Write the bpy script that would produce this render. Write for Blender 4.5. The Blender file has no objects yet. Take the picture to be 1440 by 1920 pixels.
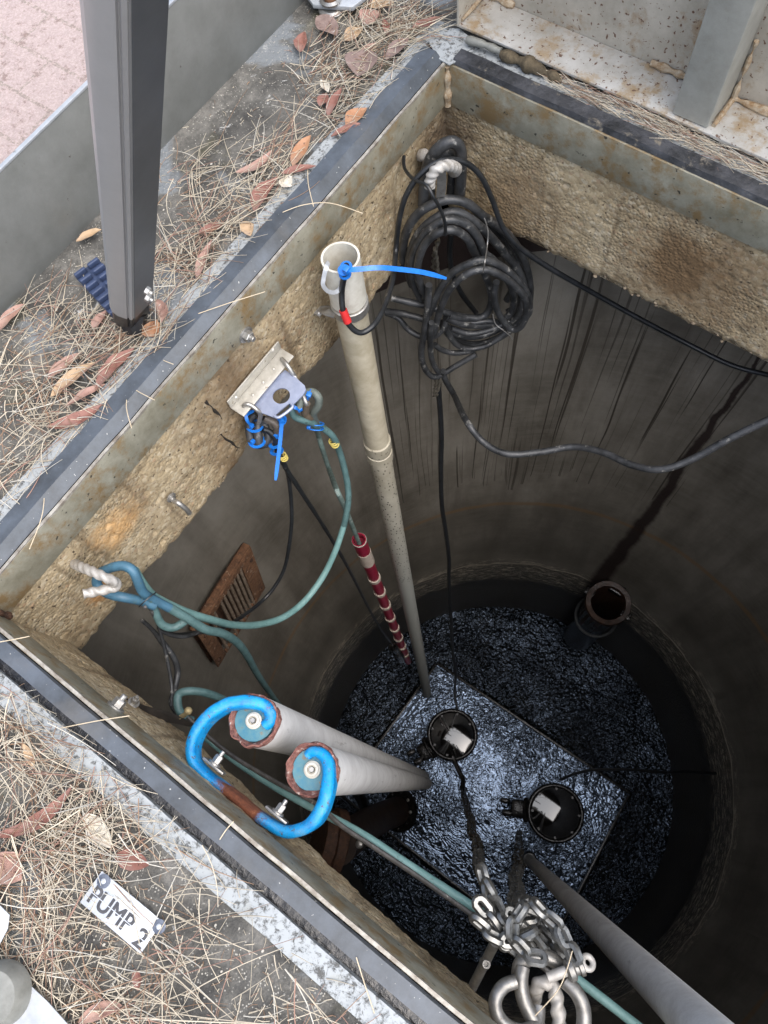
import bpy, bmesh, math, random
from mathutils import Vector as V, Matrix, noise
R_ = math.radians
sc = bpy.context.scene
col = sc.collection
rnd = random.Random(7)

# ---------------------------------------------------------------- camera
F = 1440.0; CX, CY = 720.0, 960.0; H = 1.3
E1 = V((0.8077807, 0.5287775, -0.26054692))
E2 = V((0.58355017, -0.77985264, 0.22649294))
E3 = V((-0.08342383, -0.33499883, -0.93851811))
cd = bpy.data.cameras.new('camera'); cam = bpy.data.objects.new('camera', cd); col.objects.link(cam)
cd.sensor_fit = 'VERTICAL'; cd.sensor_height = 24.0; cd.sensor_width = 18.0; cd.lens = 18.0
cd.clip_start = 0.02; cd.clip_end = 300
cm = Matrix(((E1.x, -E1.y, -E1.z), (E2.x, -E2.y, -E2.z), (E3.x, -E3.y, -E3.z))).to_4x4()
cm.translation = V((0, 0, H)); cam.matrix_world = cm
sc.camera = cam

# ---------------------------------------------------------------- light
SUN_EL, SUN_AZ = 65, 92
w = bpy.data.worlds.new('World'); sc.world = w; w.use_nodes = True
nt = w.node_tree; bg = nt.nodes['Background']
sky = nt.nodes.new('ShaderNodeTexSky'); sky.sky_type = 'NISHITA'; sky.sun_disc = False
sky.sun_elevation = R_(SUN_EL); sky.sun_rotation = R_(SUN_AZ); sky.dust_density = 3.0
hs = nt.nodes.new('ShaderNodeHueSaturation'); hs.inputs['Saturation'].default_value = 0.72
nt.links.new(sky.outputs[0], hs.inputs['Color']); nt.links.new(hs.outputs[0], bg.inputs[0])
bg.inputs[1].default_value = 0.15
sl = bpy.data.lights.new('sun', 'SUN'); sl.energy = 1.4; sl.angle = R_(80); sl.color = (1, .97, .93)
so = bpy.data.objects.new('sun', sl); col.objects.link(so)
az = R_(SUN_AZ); el = R_(SUN_EL)
sdir = V((math.sin(az) * math.cos(el), math.cos(az) * math.cos(el), math.sin(el)))
so.rotation_euler = sdir.to_track_quat('Z', 'Y').to_euler(); so.location = sdir * 8
sc.view_settings.view_transform = 'Standard'; sc.view_settings.look = 'None'
sc.view_settings.exposure = 1.2; sc.view_settings.gamma = 1
sc.cycles.max_bounces = 10; sc.cycles.diffuse_bounces = 6; sc.cycles.glossy_bounces = 4

# ---------------------------------------------------------------- sight lines measured on the photograph
def ray(x, y):
    a, b = x - CX, y - CY
    return V((E1.x * a + E1.y * b + E1.z * F, E2.x * a + E2.y * b + E2.z * F, E3.x * a + E3.y * b + E3.z * F))
O3 = V((0, 0, H))
def Z(x, y, z=0.0): r = ray(x, y); return O3 + r * ((z - H) / r.z)
def AX(x, y, X): r = ray(x, y); return O3 + r * (X / r.x)
def AY(x, y, Y): r = ray(x, y); return O3 + r * (Y / r.y)
ND = V((-0.68, 0.733, 0)).normalized()
def AN(x, y, d): r = ray(x, y); return O3 + r * (d / r.dot(ND))
SC = V((0.26, 0.315)); SR = 1.45
def AC(x, y, R=SR):
    r = ray(x, y); a = r.x**2 + r.y**2; b = -2 * (r.x * SC.x + r.y * SC.y); c = SC.x**2 + SC.y**2 - R * R
    return O3 + r * ((-b + math.sqrt(b * b - 4 * a * c)) / 2 / a)
def proj(p):
    q = p - O3
    a = V((E1.x * q.x + E2.x * q.y + E3.x * q.z, E1.y * q.x + E2.y * q.y + E3.y * q.z, E1.z * q.x + E2.z * q.y + E3.z * q.z))
    return CX + F * a.x / a.z, CY + F * a.y / a.z

# ---------------------------------------------------------------- materials
MATS = {}
def lin(c):
    if isinstance(c, (int, float)): c = (c, c, c)
    return (c[0], c[1], c[2], 1)
class NT:
    def __init__(s, name):
        s.m = bpy.data.materials.new(name); s.m.use_nodes = True; s.t = s.m.node_tree
        s.b = s.t.nodes['Principled BSDF']; s.co = s.n('ShaderNodeTexCoord').outputs['Object']
    def n(s, t, **k):
        x = s.t.nodes.new(t)
        for a, b in k.items(): setattr(x, a, b)
        return x
    def l(s, a, b): s.t.links.new(a, b)
    def mapping(s, scale, src=None):
        m = s.n('ShaderNodeMapping'); m.inputs['Scale'].default_value = scale; s.l(src or s.co, m.inputs[0]); return m.outputs[0]
    def noise(s, scale, det=6, rough=.6, src=None, dist=0):
        x = s.n('ShaderNodeTexNoise'); x.inputs['Scale'].default_value = scale; x.inputs['Detail'].default_value = det
        x.inputs['Roughness'].default_value = rough; x.inputs['Distortion'].default_value = dist
        s.l(src or s.co, x.inputs['Vector']); return x.outputs['Fac']
    def vor(s, scale, src=None, out='Distance', feature='F1'):
        x = s.n('ShaderNodeTexVoronoi', feature=feature); x.inputs['Scale'].default_value = scale
        s.l(src or s.co, x.inputs['Vector']); return x.outputs[out]
    def ramp(s, fac, stops):
        x = s.n('ShaderNodeValToRGB'); e = x.color_ramp.elements
        e[0].position, e[0].color = stops[0][0], lin(stops[0][1]); e[1].position, e[1].color = stops[-1][0], lin(stops[-1][1])
        for p, c in stops[1:-1]:
            q = e.new(p); q.color = lin(c)
        s.l(fac, x.inputs[0]); return x.outputs[0]
    def mix(s, fac, a, b, mode='MIX'):
        x = s.n('ShaderNodeMix', data_type='RGBA', blend_type=mode)
        for i, v in ((0, fac), (6, a), (7, b)):
            if hasattr(v, 'links'): s.l(v, x.inputs[i])
            elif i == 0: x.inputs[0].default_value = v
            else: x.inputs[i].default_value = lin(v)
        return x.outputs[2]
    def math(s, op, a, b=None, c=None):
        x = s.n('ShaderNodeMath', operation=op)
        for i, v in enumerate((a, b, c)):
            if v is None: continue
            if hasattr(v, 'links'): s.l(v, x.inputs[i])
            else: x.inputs[i].default_value = v
        return x.outputs[0]
    def blob(s, p, r, soft=.3, warp=.5, nscale=20):   # a stain with a place and a shape of its own
        g = s.n('ShaderNodeNewGeometry').outputs['Position']
        d = s.n('ShaderNodeVectorMath', operation='DISTANCE'); s.l(g, d.inputs[0]); d.inputs[1].default_value = p
        q = s.math('ADD', s.math('DIVIDE', d.outputs['Value'], r), s.math('MULTIPLY', s.math('SUBTRACT', s.noise(nscale, 5, .7), .5), warp * 2))
        return s.ramp(q, [(max(0, .8 - soft), 1), (.8, 0)])
    def bump(s, h, strength=.5, dist=.002, prev=None):
        x = s.n('ShaderNodeBump'); x.inputs['Strength'].default_value = strength; x.inputs['Distance'].default_value = dist
        s.l(h, x.inputs['Height'])
        if prev: s.l(prev, x.inputs['Normal'])
        s.l(x.outputs[0], s.b.inputs['Normal']); return x.outputs[0]
    def done(s, c=None, rough=.7, metal=0., spec=None, coat=0):
        if c is not None:
            if hasattr(c, 'links'): s.l(c, s.b.inputs['Base Color'])
            else: s.b.inputs['Base Color'].default_value = lin(c)
        if hasattr(rough, 'links'): s.l(rough, s.b.inputs['Roughness'])
        else: s.b.inputs['Roughness'].default_value = rough
        if hasattr(metal, 'links'): s.l(metal, s.b.inputs['Metallic'])
        else: s.b.inputs['Metallic'].default_value = metal
        if spec is not None: s.b.inputs['Specular IOR Level'].default_value = spec
        if coat: s.b.inputs['Coat Weight'].default_value = coat; s.b.inputs['Coat Roughness'].default_value = .1
        return s.m

SIMPLE = {}
def simple(name, *a, **k):
    if name not in SIMPLE: SIMPLE[name] = simple0(name, *a, **k)
    return SIMPLE[name]
def simple0(name, a, b, scale=30, rough=.6, metal=0, bump=.3, bs=150, spot=None, sscale=60, sth=.62, rv=.1, spec=None, dist=.001):
    s = NT(name)
    c = s.mix(s.noise(scale), a, b) if True else a
    c = s.mix(s.ramp(s.noise(scale, 8, .7), [(.35, 0), (.65, 1)]), a, b)
    if spot is not None: c = s.mix(s.ramp(s.noise(sscale, 6, .7), [(sth - .04, 0), (sth + .04, 1)]), c, spot)
    r = s.math('ADD', rough - rv, s.math('MULTIPLY', s.noise(scale * 1.7), rv * 2))
    s.bump(s.noise(bs, 5, .6), bump, dist)
    return s.done(c, r, metal, spec)

def m_slab_top():
    s = NT('aged_concrete')
    c = s.ramp(s.noise(9, 10, .72), [(.34, (.035, .034, .032)), (.5, (.1, .096, .086)), (.64, (.2, .19, .17))])
    c = s.mix(s.ramp(s.noise(3.2, 5, .6, dist=.6), [(.53, 0), (.58, .8)]), c, (.2, .22, .235))        # smooth bluish laitance patches
    sp = s.ramp(s.vor(190), [(.18, 1), (.3, 0)])
    c = s.mix(s.math('MULTIPLY', sp, s.ramp(s.noise(60), [(.48, 0), (.56, 1)])), c, (.42, .4, .35))
    c = s.mix(s.ramp(s.noise(14, 6, .7, dist=1.5), [(.64, 0), (.69, 1)]), c, (.5, .5, .48))           # lichen
    c = s.mix(s.ramp(s.noise(5.5, 4), [(.6, 0), (.72, .8)]), c, (.075, .068, .03))
    n1 = s.bump(s.noise(140, 8, .7), .9, .004); s.bump(s.vor(170), .6, .003, n1)
    return s.done(c, .85)

def m_brick():
    s = NT('pink_brick_paving')
    br = s.n('ShaderNodeTexBrick'); s.l(s.mapping((1, 1, 1)), br.inputs['Vector'])
    br.inputs['Scale'].default_value = 1; br.inputs['Brick Width'].default_value = .23; br.inputs['Row Height'].default_value = .115
    br.inputs['Mortar Size'].default_value = .006; br.inputs['Mortar Smooth'].default_value = .4
    br.inputs['Color1'].default_value = lin((.3, .235, .22)); br.inputs['Color2'].default_value = lin((.36, .29, .27)); br.inputs['Mortar'].default_value = lin((.24, .2, .17))
    c = s.mix(s.ramp(s.noise(170, 8, .8), [(.45, 0), (.58, 1)]), br.outputs['Color'], (.45, .36, .335))
    c = s.mix(s.ramp(s.noise(40, 8, .8), [(.53, 0), (.62, .8)]), c, (.2, .14, .12))
    n1 = s.bump(br.outputs['Fac'], -.8, .005); s.bump(s.noise(120, 8, .7), 1, .004, n1)
    return s.done(c, .9)

def m_slab_wall():
    s = NT('exposed_aggregate_concrete')
    v = s.n('ShaderNodeTexVoronoi'); v.inputs['Scale'].default_value = 115; s.l(s.co, v.inputs['Vector'])
    g = s.n('ShaderNodeSeparateColor'); s.l(v.outputs['Color'], g.inputs[0])
    c = s.ramp(g.outputs[0], [(0, (.16, .115, .065)), (.35, (.34, .26, .155)), (.7, (.45, .36, .23)), (.93, (.56, .5, .38)), (1, (.3, .15, .08))])
    base = s.ramp(s.noise(6, 10, .75), [(.3, (.2, .14, .075)), (.5, (.42, .33, .2)), (.7, (.54, .46, .32))])
    c = s.mix(.55, c, base)
    c = s.mix(s.ramp(s.noise(3.5, 4, .6, s.mapping((1, 1, .35))), [(.5, 0), (.66, .75)]), c, (.11, .062, .026))
    st = s.noise(26, 3, .5, s.mapping((1, 1, .06)))
    c = s.mix(s.ramp(st, [(.58, 0), (.7, .6)]), c, (.1, .065, .032))
    c = s.mix(s.blob(AY(1290, 520, OY1), .28, .6, .7, 9), c, (.17, .105, .05))
    c = s.mix(s.math('MULTIPLY', s.blob(AY(960, 380, OY1), .22, .6, .7, 9), .6), c, (.24, .155, .08))
    pit = s.ramp(s.noise(95, 4, .6), [(.33, 1), (.39, 0)])
    c = s.mix(pit, c, (.06, .04, .022))
    c = s.mix(s.math('MULTIPLY', s.blob(AX(222, 990, -.88), .095, .6, .8, 22), .6), c, (.62, .34, .12))
    c = s.mix(s.math('MULTIPLY', s.blob(AX(190, 1110, -.88), .06, .4, .8, 18), .7), c, (.5, .24, .07))
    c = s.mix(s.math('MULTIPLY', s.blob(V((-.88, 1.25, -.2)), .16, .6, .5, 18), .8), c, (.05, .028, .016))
    pm = s.ramp(s.noise(4, 3, .6), [(.42, 0), (.6, 1)]); n1 = s.bump(s.math('MULTIPLY', v.outputs['Distance'], s.math('ADD', .25, pm)), .8, -.004); s.bump(s.noise(260, 6, .7), .6, .002, n1)
    return s.done(c, .9)

def m_shaft():
    s = NT('damp_shaft_concrete')
    geo = s.n('ShaderNodeNewGeometry').outputs['Position']
    uv = s.n('ShaderNodeTexCoord').outputs['UV']       # u = metres round the wall, v = height in metres
    sx = s.n('ShaderNodeSeparateXYZ'); s.l(uv, sx.inputs[0]); u, z = sx.outputs[0], sx.outputs[1]
    c = s.ramp(s.noise(1.7, 10, .65, s.mapping((1.6, .8, 1), uv)), [(.3, (.1, .09, .072)), (.5, (.19, .174, .145)), (.7, (.29, .27, .232))])
    c = s.mix(s.math('MULTIPLY', s.ramp(s.noise(8, 9, .75, s.mapping((.6, 3, 1), uv)), [(.45, 0), (.7, 1)]), .45), c, (.25, .235, .2))
    # thin dark runs of water below the slab on the far side
    wob = s.math('MULTIPLY', s.math('SUBTRACT', s.noise(5, 2, .4, s.mapping((1.2, .12, 1), uv)), .5), .08)
    uu = s.math('ADD', u, wob); cu = s.n('ShaderNodeCombineXYZ'); s.l(uu, cu.inputs[0]); s.l(s.math('MULTIPLY', z, .006), cu.inputs[1])
    st = s.math('MAXIMUM', s.ramp(s.noise(62, 2, .4, cu.outputs[0]), [(.63, 0), (.66, 1)]), s.ramp(s.noise(95, 2, .4, cu.outputs[0]), [(.62, 0), (.66, .7)]))
    reg = s.math('MULTIPLY', s.ramp(s.noise(1.3, 2, .5, s.mapping((1, .3, 1), uv)), [(.4, 0), (.5, 1)]), s.ramp(s.math('ADD', z, 6), [(0, 0), (1, 1)]))
    zone = s.math('MULTIPLY', s.math('LESS_THAN', s.math('ABSOLUTE', s.math('SUBTRACT', u, 3.15)), .75), s.math('GREATER_THAN', s.math('ADD', z, s.math('MULTIPLY', s.noise(4, 2, .5, s.mapping((2, .1, 1), uv)), 1.6)), -1.75))
    c = s.mix(s.math('MULTIPLY', s.math('MULTIPLY', st, zone), .85), c, (.03, .024, .018))
    c = s.mix(s.math('MULTIPLY', s.ramp(s.noise(6, 5, .6, s.mapping((1, .1, 1), uv)), [(.45, 0), (.65, 1)]), .45), c, (.06, .05, .038))
    # brown joint line
    def band(zc, wd, soft):
        d = s.math('ABSOLUTE', s.math('SUBTRACT', s.math('ADD', z, s.math('MULTIPLY', s.math('SUBTRACT', s.noise(6, 4, .6, uv), .5), soft)), zc))
        return s.ramp(s.math('DIVIDE', d, wd), [(.4, 1), (1, 0)])
    c = s.mix(s.math('MULTIPLY', band(-2.95, .035, .05), .6), c, (.26, .15, .06))
    # tide zone, grease and scale
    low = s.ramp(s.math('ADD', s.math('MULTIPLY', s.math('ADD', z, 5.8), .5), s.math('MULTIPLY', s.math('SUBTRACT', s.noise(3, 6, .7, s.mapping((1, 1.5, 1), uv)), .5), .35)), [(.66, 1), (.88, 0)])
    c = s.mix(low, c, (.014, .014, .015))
    mid = s.ramp(s.math('ADD', z, 4.4), [(0, .0), (1, 1)])
    c = s.mix(s.math('MULTIPLY', s.ramp(s.math('MULTIPLY', s.math('ADD', z, 4.4), .45), [(.1, 1), (.8, 0)]), .5), c, (.13, .122, .105))
    sc_ = s.math('MULTIPLY', band(-4.42, .32, .2), s.ramp(s.noise(30, 8, .85, s.mapping((.4, 1.3, 1), uv)), [(.51, 0), (.57, 1)]))
    c = s.mix(s.math('MULTIPLY', sc_, .8), c, (.8, .72, .58))
    c = s.mix(s.math('MULTIPLY', s.math('MAXIMUM', band(-4.19, .012, .01), s.math('MULTIPLY', band(-4.66, .012, .01), s.ramp(s.noise(4, 3, .6, uv), [(.45, 0), (.6, 1)]))), .7), c, (.5, .45, .36))
    # rust run above the overflow pipe
    ur = s.math('ADD', u, s.math('MULTIPLY', s.math('SUBTRACT', s.noise(2.5, 5, .6, uv), .5), .09))
    wr = s.math('ADD', .009, s.math('MULTIPLY', s.math('ADD', z, 1.1), -.022))
    rr = s.ramp(s.math('DIVIDE', s.math('ABSOLUTE', s.math('SUBTRACT', ur, 2.46)), wr), [(.5, 1), (1.3, 0)])
    c = s.mix(s.math('MULTIPLY', rr, .9), c, (.016, .007, .007))
    ro = s.ramp(low, [(0, .62), (1, .42)])
    n1 = s.bump(s.noise(45, 8, .7), .5, .004)
    lin_ = s.noise(60, 2, .4, s.mapping((1, .04, 1), uv)); n2 = s.bump(lin_, .25, .003, n1)
    s.bump(s.math('MULTIPLY', low, s.vor(60)), .5, .008, n2)
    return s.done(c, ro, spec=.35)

def m_galv(name, a, b, rust, rth=.62, rs=26, rough=.55, metal=.35, sp=None, bs=60):
    s = NT(name)
    c = s.ramp(s.noise(11, 9, .7), [(.32, a), (.66, b)])
    c = s.mix(s.ramp(s.vor(38, out='Color'), [(0, 0), (1, .25)]), c, b)
    f = s.ramp(s.noise(rs, 8, .75), [(rth - .06, 0), (rth + .07, 1)])
    c = s.mix(f, c, rust)
    if sp:
        f2 = s.ramp(s.noise(sp[1], 3, .5), [(sp[2] - .025, 0), (sp[2] + .02, 1)]); c = s.mix(f2, c, sp[0])
    s.bump(s.noise(bs, 8, .7), .35, .002)
    return s.done(c, rough, metal)

def m_rim():
    s = NT('weathered_white_galvanising')
    f = s.ramp(s.noise(90, 9, .78, dist=.3), [(.4, 0), (.5, 1)])
    c = s.mix(f, (.075, .075, .07), (.34, .36, .365))
    c = s.mix(s.ramp(s.noise(12, 5), [(.6, 0), (.7, .6)]), c, (.26, .25, .2))
    s.bump(f, .35, .002); return s.done(c, .6, .1)

def m_rubber():
    s = NT('rubber')
    c = s.ramp(s.noise(9, 9, .7), [(.35, (.035, .04, .045)), (.65, (.085, .1, .12))])
    c = s.mix(s.ramp(s.noise(160, 2, .5), [(.72, 0), (.75, 1)]), c, (.4, .4, .38))
    c = s.mix(s.ramp(s.noise(5, 6, .6), [(.55, 0), (.7, .5)]), c, (.11, .1, .085))
    s.bump(s.noise(50, 6), .2, .002); return s.done(c, .42, spec=.6)

def m_water():
    s = NT('dark_rippled_water')
    n = s.noise(9, 3, .55, dist=.8)
    v = s.n('ShaderNodeTexVoronoi', feature='SMOOTH_F1'); v.inputs['Scale'].default_value = 4.5; s.l(s.co, v.inputs['Vector'])
    wv = s.math('SINE', s.math('MULTIPLY', v.outputs['Distance'], 130))
    pm = s.math('ADD', .25, s.ramp(s.noise(1.6, 3, .6), [(.38, 0), (.62, 1)]))
    n1 = s.bump(wv, .055, .012); n2 = s.bump(s.math('MULTIPLY', pm, s.noise(25, 2, .5, dist=1.0)), .45, .035, n1); s.bump(n, .12, .06, n2)
    s.b.inputs['IOR'].default_value = 1.88; s.b.inputs['Specular Tint'].default_value = (.58, .74, 1, 1)
    return s.done((.008, .009, .01), .05, spec=.8)

def m_scum():
    s = NT('wet_granular_scum')
    n1 = s.bump(s.math('MULTIPLY', s.math('ADD', .45, s.ramp(s.noise(2.2, 3, .6), [(.4, 0), (.62, .8)])), s.noise(34, 2, .5)), 1, .04); n2 = s.bump(s.vor(36), .4, .02, n1); s.bump(s.noise(5, 3, .5), .35, .08, n2)
    c = s.ramp(s.noise(7, 8, .7), [(.4, (.006, .007, .008)), (.75, (.022, .022, .02))])
    s.b.inputs['IOR'].default_value = 1.6; s.b.inputs['Specular Tint'].default_value = (.58, .74, 1, 1)
    return s.done(c, .1, spec=.8)

def m_speckpipe():
    s = NT('speckled_pvc')
    c = s.ramp(s.noise(9, 8, .7), [(.3, (.32, .28, .2)), (.65, (.52, .48, .38))])
    g = s.n('ShaderNodeNewGeometry').outputs['Position']; sx = s.n('ShaderNodeSeparateXYZ'); s.l(g, sx.inputs[0]); z = sx.outputs[2]
    low = s.ramp(s.math('MULTIPLY', z, -.2), [(.17, 0), (.5, 1)])     # weathers from yellowed plastic to clean grey
    c = s.mix(low, c, (.4, .42, .4))
    v = s.ramp(s.vor(85, s.mapping((1, 1, .45))), [(.2, 1), (.3, 0)])
    zone = s.math('MULTIPLY', s.ramp(s.math('MULTIPLY', z, -.25), [(.12, 0), (.3, .85)]), s.math('LESS_THAN', s.math('MULTIPLY', z, -1), 2.35))
    c = s.mix(s.math('MULTIPLY', v, zone), c, (.03, .027, .022))
    s.bump(s.noise(120, 5), .15, .001); return s.done(c, .5)

def m_rail():
    s = NT('weathered_grey_pipe')
    c = s.ramp(s.noise(13, 9, .75), [(.32, (.62, .61, .6)), (.62, (.84, .84, .83))])
    c = s.mix(s.ramp(s.noise(40, 6, .7, s.mapping((1, 1, .15))), [(.62, 0), (.7, .5)]), c, (.22, .2, .18))
    s.bump(s.noise(90, 6, .7), .4, .002); return s.done(c, .6)

def m_blue():
    s = NT('blue_paint_rusting')
    c = s.ramp(s.noise(30, 9, .7), [(.3, (.0, .12, .36)), (.5, (.0, .27, .62)), (.75, (.03, .38, .74))])
    c = s.mix(s.ramp(s.noise(120, 4, .7), [(.6, 0), (.63, .85)]), c, (.09, .05, .035))
    c = s.mix(s.ramp(s.noise(38, 6, .8), [(.62, 0), (.65, .8)]), c, (.12, .075, .06))
    c = s.mix(s.ramp(s.noise(22, 7, .8), [(.55, 0), (.68, .6)]), c, (.16, .36, .47))
    rust = s.ramp(s.noise(55, 8, .8), [(.35, (.07, .022, .012)), (.6, (.22, .07, .03)), (.75, (.4, .2, .1))])
    f = s.blob(Z(462, 1492, -.18), .085, .3, .6, 45)
    c = s.mix(f, c, rust); s.bump(s.noise(70, 8, .75), .5, .003)
    return s.done(c, s.ramp(f, [(0, .42), (1, .9)]))

def M(k):
    if k in MATS: return MATS[k]
    D = dict(
        slab_top=m_slab_top, brick=m_brick, slab_wall=m_slab_wall, shaft=m_shaft, rim=m_rim, rubber=m_rubber, water=m_water, scum=m_scum,
        specpipe=m_speckpipe, rail=m_rail, blue=m_blue,
        lip=lambda: m_galv('stained_galvanised_steel', (.17, .155, .105), (.37, .355, .285), (.24, .165, .08), .54, 12, .6, .25, ((.05, .045, .035), 60, .68)),
        lid=lambda: m_galv('rust_spotted_steel', (.33, .3, .245), (.52, .48, .41), (.3, .2, .11), .6, 7, .6, .1, ((.13, .06, .035), 120, .66)),
        lidflange=lambda: m_galv('skylit_galvanised_flange', (.34, .32, .28), (.54, .53, .5), (.34, .25, .15), .54, 10, .5, .2, ((.14, .08, .055), 120, .65)),  # whiter than the lid skin: skyward light put into the colour
        stiff=lambda: m_galv('grey_galvanised_stiffener', (.29, .285, .25), (.42, .42, .385), (.36, .22, .09), .7, 12, .55, .25),
        panel=lambda: m_galv('grey_sheet_panel', (.15, .155, .145), (.21, .215, .205), (.22, .2, .15), .74, 14, .5, .2, ((.08, .07, .06), 55, .74)),
        weld=lambda: simple('rusty_weld', (.42, .36, .27), (.24, .14, .06), 70, .7, .1, .8, 60, dist=.003),
        edge=lambda: simple('bare_metal_edge', (.42, .4, .35), (.16, .13, .1), 40, .5, .2),
        black=lambda: simple('black_cable_jacket', (.008, .009, .01), (.022, .024, .027), 25, .38, 0, .3, 120, (.12, .11, .09), 45, .68),
        dusty=lambda: simple('dusty_black_hose', (.012, .013, .014), (.055, .057, .06), 22, .42, 0, .5, 90, (.2, .195, .18), 34, .625),
        grime=lambda: simple('greasy_dark_metal', (.006, .006, .007), (.02, .018, .016), 20, .22, .2, .8, 60, dist=.004, spec=.8),
        green=lambda: simple('teal_hose_jacket', (.055, .11, .11), (.1, .18, .18), 30, .5, 0, .3, 120, (.03, .05, .045), 55, .64),
        green_lit=lambda: simple('lit_teal_hose_jacket', (.11, .22, .215), (.17, .3, .29), 30, .5, 0, .3, 120, (.05, .09, .08), 55, .66),  # brighter copy of the teal jacket, light put into the colour
        bluehose=lambda: simple('blue_green_hose', (.04, .1, .15), (.06, .16, .24), 20, .5, 0, .3, 120, (.08, .13, .12), 50, .64),
        yellow=lambda: simple('yellow_ring', (.6, .48, .12), (.45, .36, .1), 60, .6),
        tie=lambda: simple('blue_nylon', (.01, .13, .5), (.015, .18, .62), 60, .35, 0, .1),
        redtape=lambda: simple('red_tape', (.6, .03, .03), (.45, .02, .02), 60, .45),
        red=lambda: simple('dark_red_plastic', (.2, .01, .03), (.32, .012, .045), 40, .35),
        cream=lambda: simple('cream_band', (.55, .48, .42), (.42, .36, .3), 60, .6, spot=(.1, .07, .05), sscale=80, sth=.65),
        steel=lambda: simple('dull_stainless_steel', (.3, .29, .27), (.46, .45, .43), 60, .4, .75, .4, 120, (.16, .1, .06), 50, .68),
        wetchain=lambda: simple('wet_dark_chain', (.05, .045, .035), (.14, .125, .1), 60, .2, .8, .3, 110),
        shackle=lambda: simple('dull_shackle_steel', (.16, .155, .145), (.33, .32, .3), 35, .42, .7, .5, 90, (.12, .08, .05), 45, .66),
        chainm=lambda: simple('worn_chain_steel', (.12, .12, .115), (.26, .26, .25), 50, .36, .85, .4, 110),
        twist=lambda: simple('white_zinc_bar', (.33, .31, .28), (.5, .48, .45), 50, .55, .3, .3, 120, (.3, .17, .08), 40, .68),
        rustd=lambda: simple('dark_rust', (.035, .018, .012), (.1, .045, .022), 35, .75, 0, .9, 60, (.17, .1, .06), 45, .66, dist=.004),
        rusto=lambda: simple('orange_rust', (.075, .035, .018), (.2, .1, .05), 45, .85, 0, .9, 80, (.4, .3, .22), 50, .64, dist=.004),
        rustend=lambda: simple('flaking_rust_edge', (.12, .04, .035), (.3, .14, .11), 90, .85, 0, 1, 90, (.55, .45, .4), 80, .62, dist=.006),
        teal=lambda: simple('faded_teal_paint', (.03, .17, .26), (.12, .24, .25), 40, .4, .1, .4, 90, (.2, .13, .07), 45, .6),
        pvc=lambda: simple('white_pvc', (.62, .6, .53), (.5, .47, .4), 40, .5),
        pvcdark=lambda: simple('dirty_pvc_inside', (.2, .18, .13), (.34, .31, .24), 30, .6, spot=(.06, .05, .04), sscale=40, sth=.6),
        bracket=lambda: simple('blue_tinted_steel', (.26, .3, .42), (.36, .4, .52), 35, .35, .4, .2, 120, (.07, .07, .09), 32, .66),
        angle=lambda: simple('brushed_angle_steel', (.4, .38, .33), (.52, .5, .45), 45, .42, .4, .3, 100, (.2, .16, .11), 40, .66),
        plastic=lambda: simple('black_moulded_plastic', (.01, .011, .013), (.02, .02, .022), 40, .35),
        pad=lambda: simple('blue_black_ribbed_plastic', (.03, .045, .09), (.045, .065, .13), 40, .4),
        alu=lambda: simple('anodised_aluminium', (.33, .325, .32), (.37, .365, .36), 8, .38, .35, .05, 200, rv=.03),
        alushade=lambda: simple('aluminium_painted_shade', (.09, .095, .1), (.12, .125, .13), 8, .42, .3, .05, 200, rv=.03),  # darker copy of the leg aluminium, with side shade put into the colour
        sign=lambda: simple('white_sign_metal', (.5, .53, .56), (.6, .62, .65), 30, .35, .3, .1),
        ink=lambda: simple('black_stencil', (.03, .03, .035), (.07, .07, .075), 60, .5),
        whitemetal=lambda: simple('white_cast_metal', (.33, .35, .37), (.45, .47, .49), 25, .4, .35, .3, 80, (.2, .19, .17), 40, .68),
        castgrey=lambda: simple('grey_cast_metal', (.17, .17, .15), (.26, .26, .235), 25, .6, .2, .4, 80),
        leaf0=lambda: leafm('red_brown_leaf', (.15, .06, .045), (.3, .14, .105)), leaf1=lambda: leafm('pink_brown_leaf', (.23, .12, .095), (.42, .27, .21)),
        leaf2=lambda: leafm('orange_leaf', (.3, .13, .06), (.44, .25, .14)), leaf3=lambda: leafm('grey_brown_leaf', (.15, .1, .085), (.26, .19, .165)),
        leaf4=lambda: leafm('pale_dry_leaf', (.5, .46, .37), (.62, .58, .5)), leaf5=lambda: leafm('tan_leaf', (.35, .23, .13), (.48, .35, .22)),
        pebble=lambda: simple('aggregate_pebbles', (.13, .095, .06), (.3, .24, .165), 25, .8, spot=(.4, .17, .1), sscale=18, sth=.66),
        braid=lambda: simple('wire_braid', (.12, .11, .09), (.25, .23, .19), 60, .4, .6),
    )
    MATS[k] = D[k](); return MATS[k]

def leafm(name, a, b):
    s = NT(name)
    c = s.ramp(s.noise(28, 8, .7), [(.3, a), (.7, b)])
    c = s.mix(s.ramp(s.noise(130, 3, .5), [(.66, 0), (.7, .8)]), c, (.06, .03, .02))
    c = s.mix(s.ramp(s.noise(70, 3, .5), [(.72, 0), (.74, .7)]), c, (.6, .58, .55))
    c = s.mix(s.ramp(s.noise(14, 4, .7), [(.5, 0), (.68, .65)]), c, (.2, .15, .13))
    s.bump(s.noise(90, 5), .8, .003); return s.done(c, .55)
def m_needle():
    s = NT('dry_pine_needles')
    a = s.n('ShaderNodeAttribute', attribute_name='tint')
    s.l(a.outputs['Color'], s.b.inputs['Base Color']); s.b.inputs['Roughness'].default_value = .6; return s.m

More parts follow.
